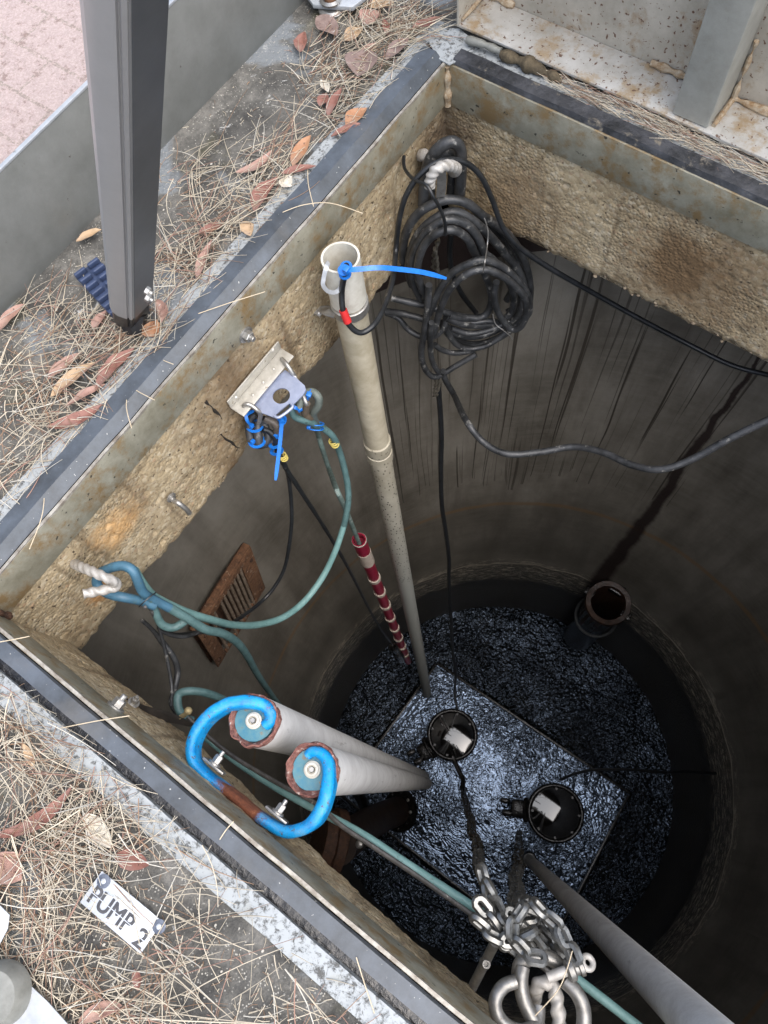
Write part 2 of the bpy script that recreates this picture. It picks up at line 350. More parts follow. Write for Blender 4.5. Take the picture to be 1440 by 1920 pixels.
# ---------------------------------------------------------------- mesh helpers
def tag(o, label=None, cat=None, group=None, kind=None):
    if label: o['label'] = label
    if cat: o['category'] = cat
    if group: o['group'] = group
    if kind: o['kind'] = kind
    return o
def finish(name, bm, m, parent=None, smooth=True, ang=40, recenter=False):
    me = bpy.data.meshes.new(name); bm.to_mesh(me); bm.free()
    o = bpy.data.objects.new(name, me); col.objects.link(o)
    off = None
    if parent is not None:
        o.parent = parent; off = V(parent.location)
        pp = parent.parent
        while pp is not None: off += V(pp.location); pp = pp.parent
    elif recenter:
        xs = [v.co for v in me.vertices]
        off = V((sum(v.x for v in xs) / len(xs), sum(v.y for v in xs) / len(xs), min(v.z for v in xs))); o.location = off
    if off is not None: me.transform(Matrix.Translation(-off))
    me.materials.append(M(m) if isinstance(m, str) else m)
    if smooth:
        me.shade_smooth(); me.set_sharp_from_angle(angle=R_(ang))
    return o
def thing(name, label, cat, loc, group=None):
    o = bpy.data.objects.new(name, None); col.objects.link(o); o.location = loc; o.empty_display_size = .05
    return tag(o, label, cat, group)
def part(name, bm, m, parent, **k): return finish(name, bm, m, parent, **k)
def solo(name, bm, m, label, cat, group=None, **k): return tag(finish(name, bm, m, None, recenter=True, **k), label, cat, group)
def B(): return bmesh.new()

def smooth(pts, k=6, closed=False):
    pts = [V(p) for p in pts]; n = len(pts); out = []
    rg = range(n) if closed else range(n - 1)
    for i in rg:
        if closed: p0, p1, p2, p3 = pts[(i - 1) % n], pts[i], pts[(i + 1) % n], pts[(i + 2) % n]
        else: p0, p1, p2, p3 = pts[max(i - 1, 0)], pts[i], pts[i + 1], pts[min(i + 2, n - 1)]
        for j in range(k):
            t = j / k
            out.append(.5 * ((2 * p1) + (p2 - p0) * t + (2 * p0 - 5 * p1 + 4 * p2 - p3) * t * t + (3 * p1 - p0 - 3 * p2 + p3) * t**3))
    if not closed: out.append(pts[-1])
    return out
def frames(pts, closed=False, up=None):
    n = len(pts); fr = []; prev = None
    for i in range(n):
        a = pts[(i - 1) % n] if (closed or i > 0) else pts[i]; b = pts[(i + 1) % n] if (closed or i < n - 1) else pts[i]
        t = (b - a).normalized()
        if up is not None: u = up - t * up.dot(t)
        elif prev is None:
            u = V((0, 0, 1)) if abs(t.z) < .9 else V((1, 0, 0)); u = u - t * u.dot(t)
        else: u = prev - t * prev.dot(t)
        u = u.normalized(); prev = u; fr.append((t, u, t.cross(u)))
    return fr
def sweep(bm, pts, sec, closed=False, up=None, cap=True, rs=None):
    """sec: function(i, n) -> list of (u, v) offsets"""
    fr = frames(pts, closed, up); n = len(pts); rings = []
    for i, (p, (t, u, s)) in enumerate(zip(pts, fr)):
        rings.append([bm.verts.new(p + u * b + s * a) for a, b in sec(i, n)])
    m = len(rings[0])
    for i in range(n if closed else n - 1):
        r0, r1 = rings[i], rings[(i + 1) % n]
        for j in range(m): bm.faces.new((r0[j], r0[(j + 1) % m], r1[(j + 1) % m], r1[j]))
    if cap and not closed:
        bm.faces.new(rings[0][::-1]); bm.faces.new(rings[-1])
    return bm
def tube(bm, pts, r, n=10, closed=False, k=6, twist=0, turns=70, cap=True, wob=0):
    if twist: k = 26; n = 20
    if k: 
        rr = None
        if isinstance(r, (list, tuple)):
            m_ = len(pts) - 1; g_ = len(r) - 1
            r = [r[min(g_, int(i * g_ / m_))] * (1 - (i * g_ / m_) % 1) + r[min(g_, int(i * g_ / m_) + 1)] * ((i * g_ / m_) % 1) for i in range(m_ + 1)]
            q = [V((x, 0, 0)) for x in r]; rr = [v.x for v in smooth(q, k, closed)]
        pts = smooth(pts, k, closed)
        if rr: r = rr
    else: pts = [V(p) for p in pts]
    L = [0]
    for a, b in zip(pts, pts[1:]): L.append(L[-1] + (b - a).length)
    def sec(i, N):
        ri = r[i] if isinstance(r, (list, tuple)) else r
        if wob: ri *= 1 + wob * noise.noise(pts[i] * 45)
        out = []
        for j in range(n):
            a = 2 * math.pi * j / n
            q = ri * (1 + twist * math.sin(2 * a + turns * L[i] * 2 * math.pi)) if twist else ri
            out.append((q * math.cos(a), q * math.sin(a)))
        return out
    return sweep(bm, pts, sec, closed, None, cap)
def strap(bm, pts, wd, th, up=None, k=6, closed=False):
    pts = smooth(pts, k, closed) if k else pts
    s = [(-wd / 2, -th / 2), (wd / 2, -th / 2), (wd / 2, th / 2), (-wd / 2, th / 2)]
    return sweep(bm, pts, lambda i, n: s, closed, up)
def basis(ax):
    ax = V(ax).normalized(); u = V((0, 0, 1)) if abs(ax.z) < .9 else V((1, 0, 0)); u = (u - ax * u.dot(ax)).normalized()
    return ax, u, ax.cross(u)
def lathe(bm, p, ax, prof, n=32, cap0=True, cap1=True, wob=0):
    ax, u, v = basis(ax); p = V(p); rings = []
    for r, h in prof:
        ring = []
        for j in range(n):
            a = 2 * math.pi * j / n; q = p + ax * h + (u * math.cos(a) + v * math.sin(a)) * r
            if wob: q += V((noise.noise(q * 60), noise.noise(q * 60 + V((9, 0, 0))), noise.noise(q * 60 + V((0, 9, 0))))) * wob
            ring.append(bm.verts.new(q))
        rings.append(ring)
    for a, b in zip(rings, rings[1:]):
        for j in range(n): bm.faces.new((a[j], a[(j + 1) % n], b[(j + 1) % n], b[j]))
    if cap0: bm.faces.new(rings[0][::-1])
    if cap1: bm.faces.new(rings[-1])
    return bm
def cyl(bm, a, b, r, r2=None, n=24):
    a, b = V(a), V(b); return lathe(bm, a, b - a, [(r, 0), (r2 or r, (b - a).length)], n)
def pipe(bm, a, b, r, ri, n=32, wob=0):
    a, b = V(a), V(b); L = (b - a).length
    return lathe(bm, a, b - a, [(r, 0), (r, L), (ri, L), (ri, 0), (r, 0)], n, False, False, wob)
def box(bm, c, ax, ay, az, lx, ly, lz, bev=0):
    c = V(c); ax, ay, az = V(ax).normalized(), V(ay).normalized(), V(az).normalized(); vs = []
    for k in (-.5, .5):
        for j in (-.5, .5):
            for i in (-.5, .5): vs.append(bm.verts.new(c + ax * (i * lx) + ay * (j * ly) + az * (k * lz)))
    fs = []
    for f in ((0, 2, 3, 1), (4, 5, 7, 6), (0, 1, 5, 4), (2, 6, 7, 3), (0, 4, 6, 2), (1, 3, 7, 5)): fs.append(bm.faces.new([vs[i] for i in f]))
    if bev:
        es = {e for f in fs for e in f.edges}
        bmesh.ops.bevel(bm, geom=list(es), offset=bev, segments=2, affect='EDGES', profile=.5)
    return bm
X1, Y1, Z1 = V((1, 0, 0)), V((0, 1, 0)), V((0, 0, 1))
def abox(bm, x0, x1, y0, y1, z0, z1, bev=0):
    return box(bm, ((x0 + x1) / 2, (y0 + y1) / 2, (z0 + z1) / 2), X1, Y1, Z1, x1 - x0, y1 - y0, z1 - z0, bev)
def prism(bm, poly, dz, bev=0):
    """poly: 3D outline, extruded by vector dz"""
    a = [bm.verts.new(V(p)) for p in poly]; b = [bm.verts.new(V(p) + V(dz)) for p in poly]; n = len(a)
    fs = [bm.faces.new(a[::-1]), bm.faces.new(b)] + [bm.faces.new((a[i], a[(i + 1) % n], b[(i + 1) % n], b[i])) for i in range(n)]
    bmesh.ops.recalc_face_normals(bm, faces=fs)
    if bev:
        es = [e for f in fs[:2] for e in f.edges]
        bmesh.ops.bevel(bm, geom=es, offset=bev, segments=2, affect='EDGES', profile=.5)
    return bm
def hexbolt(bm, p, ax, r, h, washer=True):
    ax_, u, v = basis(ax); p = V(p)
    if washer: lathe(bm, p, ax, [(r * 1.5, 0), (r * 1.5, h * .2), (r * 1.42, h * .25)], 20)
    lathe(bm, p + ax_ * h * .25, ax, [(r, 0), (r, h * .75), (r * .88, h * .9)], 6)
    lathe(bm, p + ax_ * h * 1.15, ax, [(r * .5, 0), (r * .5, h * .5), (r * .42, h * .6)], 12)
def dome(bm, p, ax, r, h, n=14):
    pr = [(r * math.cos(a), h * math.sin(a)) for a in [i * math.pi / 2 / 5 for i in range(5)]] + [(r * .05, h)]
    return lathe(bm, p, ax, pr, n)
def torus(bm, c, ax, R, r, n=24, m=8, a0=0, a1=2 * math.pi):
    _, u, v = basis(ax); c = V(c); cl = abs(a1 - a0 - 2 * math.pi) < 1e-6
    pts = [c + (u * math.cos(a) + v * math.sin(a)) * R for a in [a0 + (a1 - a0) * i / (n if cl else n - 1) for i in range(n)]]
    return tube(bm, pts, r, m, cl, 0)

# ================================================================ SETTING
OX0, OX1, OY0, OY1 = -.873, 1.55, -.249, 1.266      # clear opening of the hatch; unseen right end widened to let in more light
ZW = -5.74
# paving sheet out to the horizon, with the slab's footprint left open
bm = B()
def ringsheet(bm, x0, x1, y0, y1, X0, X1_, Y0, Y1_, z):
    q = [bm.verts.new(p) for p in ((x0, y0, z), (x1, y0, z), (x1, y1, z), (x0, y1, z), (X0, Y0, z), (X1_, Y0, z), (X1_, Y1_, z), (X0, Y1_, z))]
    for i in range(4): bm.faces.new((q[i], q[4 + i], q[4 + (i + 1) % 4], q[(i + 1) % 4]))
ringsheet(bm, -1.3, 3.2, -1.9, 3.0, -60, 60, -60, 60, -.02)
g = finish('brick_paving', bm, 'brick', smooth=False); tag(g, kind='structure')
# concrete slab top
bm = B(); ringsheet(bm, OX0 - .09, OX1 + .09, OY0 - .09, OY1 + .09, -1.32, 3.3, -2.0, 3.1, 0)
g = finish('concrete_slab', bm, 'slab_top', smooth=False); tag(g, kind='structure')

# inner faces of the slab opening (rough exposed aggregate) and its underside
def lowA(y): return -.485 - .012 * math.sin(y * 9) - .02 * noise.noise(V((0, y * 6, 3)))
def wall_grid(bm, pf, n, m):
    """pf(s, t) -> point ; t = 0 top, 1 bottom"""
    g = []
    for i in range(n + 1):
        row = []
        for j in range(m + 1): row.append(bm.verts.new(pf(i / n, j / m)))
        g.append(row)
    for i in range(n):
        for j in range(m): bm.faces.new((g[i][j], g[i][j + 1], g[i + 1][j + 1], g[i + 1][j]))
def rough(p, amt=.004):
    a = noise.noise(p * 30) * .6 + noise.noise(p * 80) * .5 + noise.noise(p * 9) * 1.0
    b = noise.noise(p * 55 + V((5, 5, 5)))
    return amt * a - (.006 * max(0, b - .35) / .3)
def edge_j(s): return .013 * noise.noise(V((s * 25, 1, 7))) + .011 * noise.noise(V((s * 60, 4, 7))) + .006 * noise.noise(V((s * 130, 4, 2)))
bm = B()
def fA(s, t):
    y = OY0 - .014 + s * (OY1 - OY0 + .028); zb = lowA(y) + edge_j(y); z = -.10 + (zb + .10) * t
    p = V((OX0 - .009, y, z)); d = rough(p, .003); rb = .012 * max(0, (t - .9) / .1)**2
    return p + V((d - rb, 0, 0))
wall_grid(bm, fA, 230, 56)
def fB(s, t):
    x = OX0 - .016 + s * (OX1 - OX0 + .02); zb = -.452 - .03 * max(0, min(1, (-.6 - x) / .28)) + edge_j(x + 5) * 1.3; z = -.10 + (zb + .10) * t
    p = V((x, OY1 + .007, z)); d = rough(p, .0022); rb = .014 * max(0, (t - .9) / .1)**2
    return p + V((0, -d + rb, 0))
wall_grid(bm, fB, 280, 56)
def fC(s, t):
    x = OX0 - .016 + s * (OX1 - OX0 + .02); zb = -.45 + edge_j(x + 9) * 1.4; z = -.10 + (zb + .10) * t
    und = .03 * max(0, min(1, (x + .5) / .6))
    p = V((x, OY0 - .006 - und * t, z)); d = rough(p, .005); rb = .016 * max(0, (t - .86) / .14)**2
    return p + V((0, d - rb, 0))
wall_grid(bm, fC, 280, 48)
def fD(s, t):
    y = OY0 - .004 + s * (OY1 - OY0 + .008); z = -.10 - .37 * t
    p = V((OX1 + .009, y, z)); return p + V((-rough(p), 0, 0))
wall_grid(bm, fD, 60, 16)
ringsheet(bm, OX0 - .03, OX1 + .03, OY0 - .05, OY1 + .03, -2.2, 2.9, -2.2, 2.9, -.468)
g = finish('concrete_slab_sides', bm, 'slab_wall', ang=80); tag(g, kind='structure')
for pl in ([(380, 745), (388, 756), (396, 762), (403, 771), (412, 778), (416, 786)], [(414, 814), (424, 824), (434, 829), (443, 838), (450, 840)]):
    pp = [AX(x, y, OX0 - .0085 + rough(AX(x, y, OX0 - .009), .003)) for x, y in pl]
    bm = B(); tube(bm, pp, [.0022, .0034, .002, .0036, .0018, .0008], 6, wob=.9); g = finish('concrete_crack', bm, simple('crack_dark_brown', (.012, .009, .006), (.02, .015, .01), 30, .95)); tag(g, kind='structure')  # cracks drawn as thin dark brown tubes
# loose aggregate showing along the broken lower arris
bm = B()
def peb(p, r):
    mt = Matrix.Translation(p) @ Matrix.Rotation(rnd.random() * 6, 4, 'XYZ'[rnd.randrange(3)]) @ Matrix.Diagonal((r, r * rnd.uniform(.6, 1), r * rnd.uniform(.5, .9), 1))
    bmesh.ops.create_icosphere(bm, subdivisions=1, radius=1, matrix=mt)
for i in range(420):
    s = rnd.random(); x = OX0 + s * (OX1 - OX0)
    dens = noise.noise(V((x * 3, 0, 2)))
    if dens < -.15 and rnd.random() < .6: continue
    peb(V((x, OY1 + .015 + rnd.uniform(-.006, .02), -.452 - .03 * max(0, min(1, (-.6 - x) / .28)) + edge_j(x + 5) * 1.3 + rnd.uniform(.006, .022))), rnd.choice((.003, .004, .005, .007)))
for i in range(220):
    y = OY0 + rnd.random() * (OY1 - OY0)
    peb(V((OX0 - .022 + rnd.uniform(-.01, .004), y, lowA(y) + edge_j(y) + rnd.uniform(.008, .022))), rnd.choice((.003, .004, .005, .006)))
for i in range(420):
    x = OX0 + rnd.random() * (OX1 - OX0)
    und = .03 * max(0, min(1, (x + .5) / .6))
    peb(V((x, OY0 - .03 - und + rnd.uniform(-.004, .012), -.45 + edge_j(x + 9) * 1.4 + rnd.uniform(.004, .022))), rnd.choice((.004, .005, .007, .008)))
g = finish('slab_aggregate', bm, 'pebble', ang=60); tag(g, kind='stuff'); tag(g, 'small pebbles showing along the broken lower edge of the concrete opening', 'pebbles')

# the shaft
bm = B(); uvl = bm.loops.layers.uv.new('UVMap')
NS = 192; zs = [-.46, -.8, -1.2, -1.7, -2.2, -2.7, -2.93, -2.96, -2.99, -3.4, -3.8, -4.15, -4.18, -4.2, -4.3, -4.45, -4.6, -4.64, -4.68, -5, -5.4, -5.9]
def rz(z):
    r = SR
    if z <= -4.18: r -= .014
    if z < -4.64: r += .01
    return r
prev = None
for z in zs:
    ring = []
    for j in range(NS):
        a = 2 * math.pi * j / NS; p = V((SC.x + rz(z) * math.cos(a), SC.y + rz(z) * math.sin(a), z))
        k = .012 if z < -4.1 else .003
        if z > -.5: k = 0
        dd = noise.noise(V((a * 12, z * 8, 0))) * k; p += V((math.cos(a), math.sin(a), 0)) * dd
        ring.append(bm.verts.new(p))
    if prev:
        for j in range(NS):
            f = bm.faces.new((prev[j], ring[j], ring[(j + 1) % NS], prev[(j + 1) % NS]))
            a0, a1 = 2 * math.pi * j / NS * SR, 2 * math.pi * (j + 1) / NS * SR
            for lp, uvv in zip(f.loops, ((a0, pz), (a0, z), (a1, z), (a1, pz))): lp[uvl].uv = uvv
    prev, pz = ring, z
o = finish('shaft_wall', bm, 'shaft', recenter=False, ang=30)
tag(o, 'round damp concrete shaft wall with water runs, rust streak and greasy tide rings', 'shaft wall')

# dark granular scum bed with the clear rectangular pool left in it
pool = [Z(820, 1245, ZW), Z(1178, 1487, ZW), Z(1022, 1790, ZW), Z(640, 1490, ZW)]
bm = B(); n = 200; outer, inner, md = [], [], []
cen = V((SC.x, SC.y, ZW))
def rayrect(a):
    d = V((math.cos(a), math.sin(a), 0)); best = 9
    for i in range(4):
        p, q = pool[i], pool[(i + 1) % 4]; e = q - p; w_ = p - cen
        den = d.x * e.y - d.y * e.x
        if abs(den) < 1e-9: continue
        t = (w_.x * e.y - w_.y * e.x) / den; s = (w_.x * d.y - w_.y * d.x) / den
        if t > 0 and -1e-6 <= s <= 1 + 1e-6: best = min(best, t)
    return best
rings = []
NR = 26
for k in range(NR + 1):
    ring = []
    for i in range(n):
        a = 2 * math.pi * i / n; d = V((math.cos(a), math.sin(a), 0)); r0 = rayrect(a); r1 = SR + .02; r = r0 + (r1 - r0) * (k / NR)
        p = cen + d * r
        hgt = .05 + .02 * noise.noise(p * 3) + .012 * noise.noise(p * 14)
        if k == 0: hgt = -.03
        elif k == 1: r = r0 + .012; p = cen + d * r; hgt = .03
        p.z = ZW + hgt; ring.append(bm.verts.new(p))
    rings.append(ring)
for a, b in zip(rings, rings[1:]):
    for j in range(n): bm.faces.new((a[j], b[j], b[(j + 1) % n], a[(j + 1) % n]))
g = finish('scum', bm, 'scum', ang=80); tag(g, 'black wet granular scum covering the water round the pump base', 'scum', kind='stuff')
bm = B(); cs = [cen + (p - cen) * 1.04 for p in pool]
for p in cs: p.z = ZW
vs = [bm.verts.new(p) for p in cs]; bm.faces.new(vs[::-1])
bmesh.ops.recalc_face_normals(bm, faces=bm.faces[:])
if bm.faces[0].normal.z < 0: bmesh.ops.reverse_faces(bm, faces=bm.faces[:])
for f in bm.faces: f.normal_update()
g = finish('water', bm, 'water', smooth=False); tag(g, kind='structure')
# steel rim of the sump
t = thing('sump_rim', 'thin steel rim round the rectangular dark water pool at the shaft bottom', 'rim', cs[2])
for i, nm in ((0, 'rim_bar'), (1, 'rim_bar'), (2, 'rim_bar'), (3, 'rim_bar')):
    a, b = pool[i].copy(), pool[(i + 1) % 4].copy(); a.z = b.z = ZW + .03; d = (b - a).normalized()
    bm = B(); box(bm, (a + b) / 2 + V((0, 0, .0)), d, d.cross(Z1), Z1, (b - a).length - .03 * (i % 2), .022, .06 + .002 * i, .004); part(nm, bm, 'grime', t)

# ================================================================ HATCH FRAME, LID, PANEL
t = thing('opening_frame', 'galvanised hatch frame with black rubber seal set in the concrete round the open shaft', 'hatch frame', (OX0, OY0, 0))
bm = B(); abox(bm, OX0 - .008, OX0, OY0, OY1, -.108, 0, .0015); part('side_plate', bm, 'lip', t)
bm = B(); abox(bm, OX0 - .008, OX1, OY1, OY1 + .008, -.11, -.001, .0015); part('side_plate', bm, 'lip', t)
bm = B(); abox(bm, OX0 - .008, OX1, OY0 - .008, OY0, -.112, -.001, .0015); part('side_plate', bm, 'lip', t)
bm = B(); abox(bm, OX1, OX1 + .008, OY0 - .008, OY1 + .008, -.112, -.002, .0015); part('side_plate', bm, 'lip', t)
bm = B(); ringsheet(bm, OX0 - .009, OX1 + .009, OY0 - .009, OY1 + .009, OX0 - .096, OX1 + .096, OY0 - .096, OY1 + .096, -.006); part('frame_gutter', bm, 'grime', t, smooth=False)
def strip(bm, fn, n, sec):
    """fn(s)->point,outward dir ; sec list of (outward, z)"""
    rows = []
    for i in range(n + 1):
        p, o = fn(i / n); rows.append([bm.verts.new(p + o * a + V((0, 0, z)) + V((0, 0, .0015 * noise.noise(p * 14 + V((a * 30, 0, 0))))) + o * .0018 * noise.noise(p * 11 + V((0, 0, z * 40)))) for a, z in sec])
    m = len(sec)
    for r0, r1 in zip(rows, rows[1:]):
        for j in range(m): bm.faces.new((r0[j], r0[(j + 1) % m], r1[(j + 1) % m], r1[j]))
    bm.faces.new(rows[0]); bm.faces.new(rows[-1][::-1])
    bmesh.ops.recalc_face_normals(bm, faces=bm.faces[:])
fa = lambda s: (V((OX0, OY0 - .05 + s * (OY1 - OY0 + .05), 0)), V((-1, 0, 0)))
fb = lambda s: (V((OX0 + .012 + s * (OX1 - OX0), OY1, 0)), V((0, 1, 0)))
fb2 = lambda s: (V((OX0 - .03 + s * (OX1 - OX0 + .12), OY1, 0)), V((0, 1, 0)))
fc = lambda s: (V((OX0 - .03 + s * (OX1 - OX0 + .12), OY0, 0)), V((0, -1, 0)))
fa2 = lambda s: (V((OX0, OY0 - .086 + s * (OY1 - OY0 + .18), 0)), V((-1, 0, 0)))
def rec(a, b, z0, z1): return [(a, z0), (a, z1), (b, z1), (b, z0)]
bm = B(); strip(bm, fa, 90, [(.010, 0), (.030, .019), (.064, .018), (.068, 0)]); part('rubber_seal', bm, 'rubber', t, ang=25)
bm = B(); strip(bm, fb, 90, [(.004, 0), (.008, .012), (.040, .014), (.046, 0)]); part('rubber_seal', bm, simple('torn_black_rubber', (.012, .013, .015), (.06, .062, .07), 16, .55, 0, .9, 40, (.16, .14, .11), 22, .63, dist=.005), t, ang=25)
bm = B(); strip(bm, fc, 90, [(.009, 0), (.011, .010), (.038, .012), (.040, 0)]); part('rubber_seal', bm, 'rubber', t, ang=25)
bm = B(); strip(bm, fa2, 90, rec(.067, .100, -.008, .007)); part('outer_rim', bm, 'rim', t, ang=25)
bm = B(); strip(bm, fc, 90, rec(.055, .095, -.008, .008)); part('outer_rim', bm, 'rim', t, ang=25)
bm = B(); strip(bm, fb2, 90, rec(.05, .09, -.008, .004)); part('outer_rim', bm, 'rim', t, ang=25)
bm = B(); strip(bm, fa, 90, rec(.0, .006, -.003, .0035)); part('bare_edge', bm, 'edge', t, ang=25)
bm = B(); strip(bm, fc, 90, rec(.0, .006, -.003, .0035)); part('bare_edge', bm, 'edge', t, ang=25)
bm = B(); prism(bm, [V((OX0 - .075, OY1 + .03, .004)), V((OX0 - .02, OY1 - .005, .004)), V((OX0 + .012, OY1 - .008, .004)), V((OX0 + .03, OY1 + .03, .004)), V((OX0 + .04, OY1 + .075, .004)), V((OX0 - .03, OY1 + .095, .004)), V((OX0 - .08, OY1 + .07, .004))], (0, 0, .004), .001)
part('corner_plate', bm, 'rim', t, ang=25)
bm = B(); tube(bm, [V((OX0 + .004, OY1 - .004, -.004 - i * .0105)) for i in range(11)], .0075, 8, wob=.9); part('corner_weld', bm, 'weld', t)
bm = B(); tube(bm, [V((OX0 + .004, OY0 + .004, -.004 - i * .0105)) for i in range(11)], .006, 8, wob=.9); part('corner_weld', bm, 'rustd', t)
for nm, (x, y), s_ in (('one', (460, 627), .013),):
    p = AX(x, y, OX0); bm = B(); hexbolt(bm, p, X1, s_, .014); part('anchor_bolt', bm, 'steel', t, ang=25)
p = AY(216, 1327, OY0); bm = B(); hexbolt(bm, p, Y1, .012, .016); part('anchor_bolt', bm, 'steel', t, ang=25)

t = thing('standing_hatch', 'rust spotted steel hatch lid standing open with a grey vertical stiffener', 'hatch lid', (0, 1.46, .02))
LX0, LX1, LYF, LYB, LZT = -.905, 1.6, 1.352, 1.462, 1.15
bm = B(); abox(bm, LX0, LX1, LYB, LYB + .006, .02, LZT, .001); part('skin', bm, 'lid', t)
bm = B(); abox(bm, LX0 + .006, LX1, LYF, LYB - .0005, .018, .0245, .001); part('bottom_flange', bm, 'lidflange', t)
bm = B(); abox(bm, LX0, LX0 + .0055, LYF, LYB - .0005, .018, LZT, .001); part('side_flange', bm, 'lid', t)
for x0, x1 in ((-.372, -.291), (.35, .43)):
    bm = B(); abox(bm, x0, x1, LYF + .007, LYB - .001, .0255, LZT, .006); part('stiffener', bm, 'stiff', t)
def bead(a, b, r):
    bm = B(); a, b = V(a), V(b); n = max(4, int((b - a).length / .012))
    tube(bm, [a + (b - a) * i / n for i in range(n + 1)], r * .75, 8, wob=1.1); part('weld_bead', bm, 'weld', t)
bead((-.475, LYB - .006, .032), (-.385, LYB - .006, .032), .009)
bead((-.9, LYB - .005, .03), (-.82, LYB - .005, .03), .009)
bead((-.284, LYF + .02, .028), (-.284, LYB - .005, .028), .007)
bead((-.284, LYB - .006, .03), (-.2, LYB - .006, .03), .008)
bead((-.284, LYB - .006, .03), (-.284, LYB - .006, .16), .007)
bead((-.897, LYB - .01, .03), (-.897, LYF + .01, .03), .005)
bm = B(); tube(bm, [V((-.86, 1.325, .022)), V((-.82, 1.33, .024)), V((-.775, 1.334, .022))], [.007, .010, .007], 12, wob=.8); solo('hinge_tube', bm, 'castgrey', 'short battered grey metal hinge tube below the lid corner', 'hinge')
bm = B(); tube(bm, [V((-.775, 1.333, .016)), V((-.72, 1.336, .018)), V((-.66, 1.336, .016)), V((-.62, 1.337, .012))], [.008, .013, .012, .006], 9, wob=1.1); solo('timber_scrap', bm, simple('rotten_wood', (.05, .038, .022), (.13, .1, .06), 60, .9, 0, 1, 60, dist=.004), 'rotten brown timber scrap wedged between rubber seal and lid', 'wood')

t = thing('metal_panel', 'plain grey sheet metal panel standing on edge between concrete and pink paving', 'panel', (-1.28, .6, 0))
bm = B(); abox(bm, -1.287, -1.28, -1.2, 2.3, -.01, .232, .001); part('sheet', bm, 'panel', t)
bm = B(); abox(bm, -1.2885, -1.2790, -1.2, 2.3, .2325, .238, .001); part('top_edge', bm, 'whitemetal', t)

# lock hardware on the slab
t = thing('lock_plate', 'pale metal lock plate with a raised round socket among leaves beyond the hatch corner', 'lock plate', Z(625, 0, 0), 'lock plates round the hatch')
bm = B(); prism(bm, [Z(x, y, .02) for x, y in ((560, -70), (572, -5), (588, 17), (662, 22), (688, 2), (708, -60))], (0, 0, .012), .003); part('plate', bm, 'whitemetal', t)
c = Z(620, 2, .032); bm = B(); lathe(bm, c, Z1, [(.024, 0), (.026, .006), (.022, .012), (.019, .010), (.018, -.002), (.004, -.002)], 32); part('socket', bm, 'steel', t)
bm = B(); lathe(bm, c, Z1, [(.014, 0), (.014, .02), (.011, .024)], 24); part('socket_plug', bm, 'rusto', t)
bm = B(); lathe(bm, Z(625, 22, .0), Z1, [(.034, 0), (.034, .012), (.028, .018)], 32); part('base_ring', bm, 'steel', t)
t = thing('lock_plate', 'white rounded lock plate poking in left of the pump sign', 'lock plate', Z(-20, 1730, 0), 'lock plates round the hatch')
pg = ((-90, 1650), (-30, 1668), (6, 1690), (28, 1712), (24, 1742), (2, 1785), (-60, 1830), (-110, 1800))
bm = B(); prism(bm, [Z(x, y, .0) for x, y in pg], (0, 0, .03), .004); part('plate', bm, 'castgrey', t)
bm = B(); cx = Z(-35, 1735, .0305); prism(bm, [cx + (Z(x, y, .0305) - cx) * .86 for x, y in pg], (0, 0, .002), .0008); part('top_face', bm, 'whitemetal', t)
t = thing('lock_plate', 'grey round lock boss on a white plate in the bottom left corner', 'lock plate', Z(30, 1900, 0), 'lock plates round the hatch')
pg = ((-110, 1880), (-20, 1830), (45, 1822), (98, 1872), (150, 1930), (170, 1990), (60, 2060), (-80, 2040))
bm = B(); prism(bm, [Z(x, y, .0) for x, y in pg], (0, 0, .034), .004); part('plate', bm, 'castgrey', t)
bm = B(); cx = Z(35, 1940, .0345); prism(bm, [cx + (Z(x, y, .0345) - cx) * .9 for x, y in pg], (0, 0, .002), .0008); part('top_face', bm, 'whitemetal', t)
c = Z(5, 1862, .036); bm = B(); lathe(bm, c, Z1, [(.045, 0), (.043, .022), (.036, .032), (.01, .034)], 40); part('boss', bm, 'castgrey', t)

# sign
q = [Z(156, 1689, 0), Z(196, 1632, 0), Z(306, 1722, 0), Z(272, 1790, 0)]
ctr = sum(q, V()) / 4; ax = ((q[3] - q[0]) + (q[2] - q[1])).normalized(); ay = Z1.cross(ax)
LW = ((q[3] - q[0]).length + (q[2] - q[1]).length) / 2; LH = ((q[1] - q[0]).length + (q[2] - q[3]).length) / 2
t = thing('pump_sign', 'small white metal sign with black stencilled PUMP 2 lettering lying among pine needles', 'sign', ctr)
bm = B(); box(bm, ctr + V((0, 0, .010)), ax, ay, Z1, LW, LH, .003, .0012); part('plate', bm, 'sign', t)
fc_ = bpy.data.curves.new('lettering', 'FONT'); fc_.body = 'PUMP'; fc_.size = .05; fc_.extrude = .0003; fc_.offset = .0
fo = bpy.data.objects.new('lettering', fc_); col.objects.link(fo)
def lettering(txt, cx, cy, w_, h_):
    for k_ in range(4): letter1(txt, cx + (.0011 if k_ % 2 else -.0004), cy + (.0006 if k_ > 1 else 0), w_, h_, k_ * .00006)
def letter1(txt, cx, cy, w_, h_, dz):
    fc_.body = txt; bpy.context.view_layer.update()
    me = bpy.data.meshes.new_from_object(fo.evaluated_get(bpy.context.evaluated_depsgraph_get()))
    xs = [v.co.x for v in me.vertices]; ys = [v.co.y for v in me.vertices]
    for v in me.vertices:
        a = (v.co.x - min(xs)) / (max(xs) - min(xs)) - .5; b = (v.co.y - min(ys)) / (max(ys) - min(ys)) - .5
        v.co = ctr + ax * (cx + a * w_) + ay * (cy + b * h_) + V((0, 0, .0119 + dz + (v.co.z > 0) * .0004)) - V(t.location)
    me.materials.clear(); me.materials.append(M('ink')); o = bpy.data.objects.new('lettering', me); col.objects.link(o); o.parent = t
lettering('PUMP', -.014, -.006, .082, .027); lettering('2', .050, -.010, .016, .027)
bpy.data.objects.remove(fo)
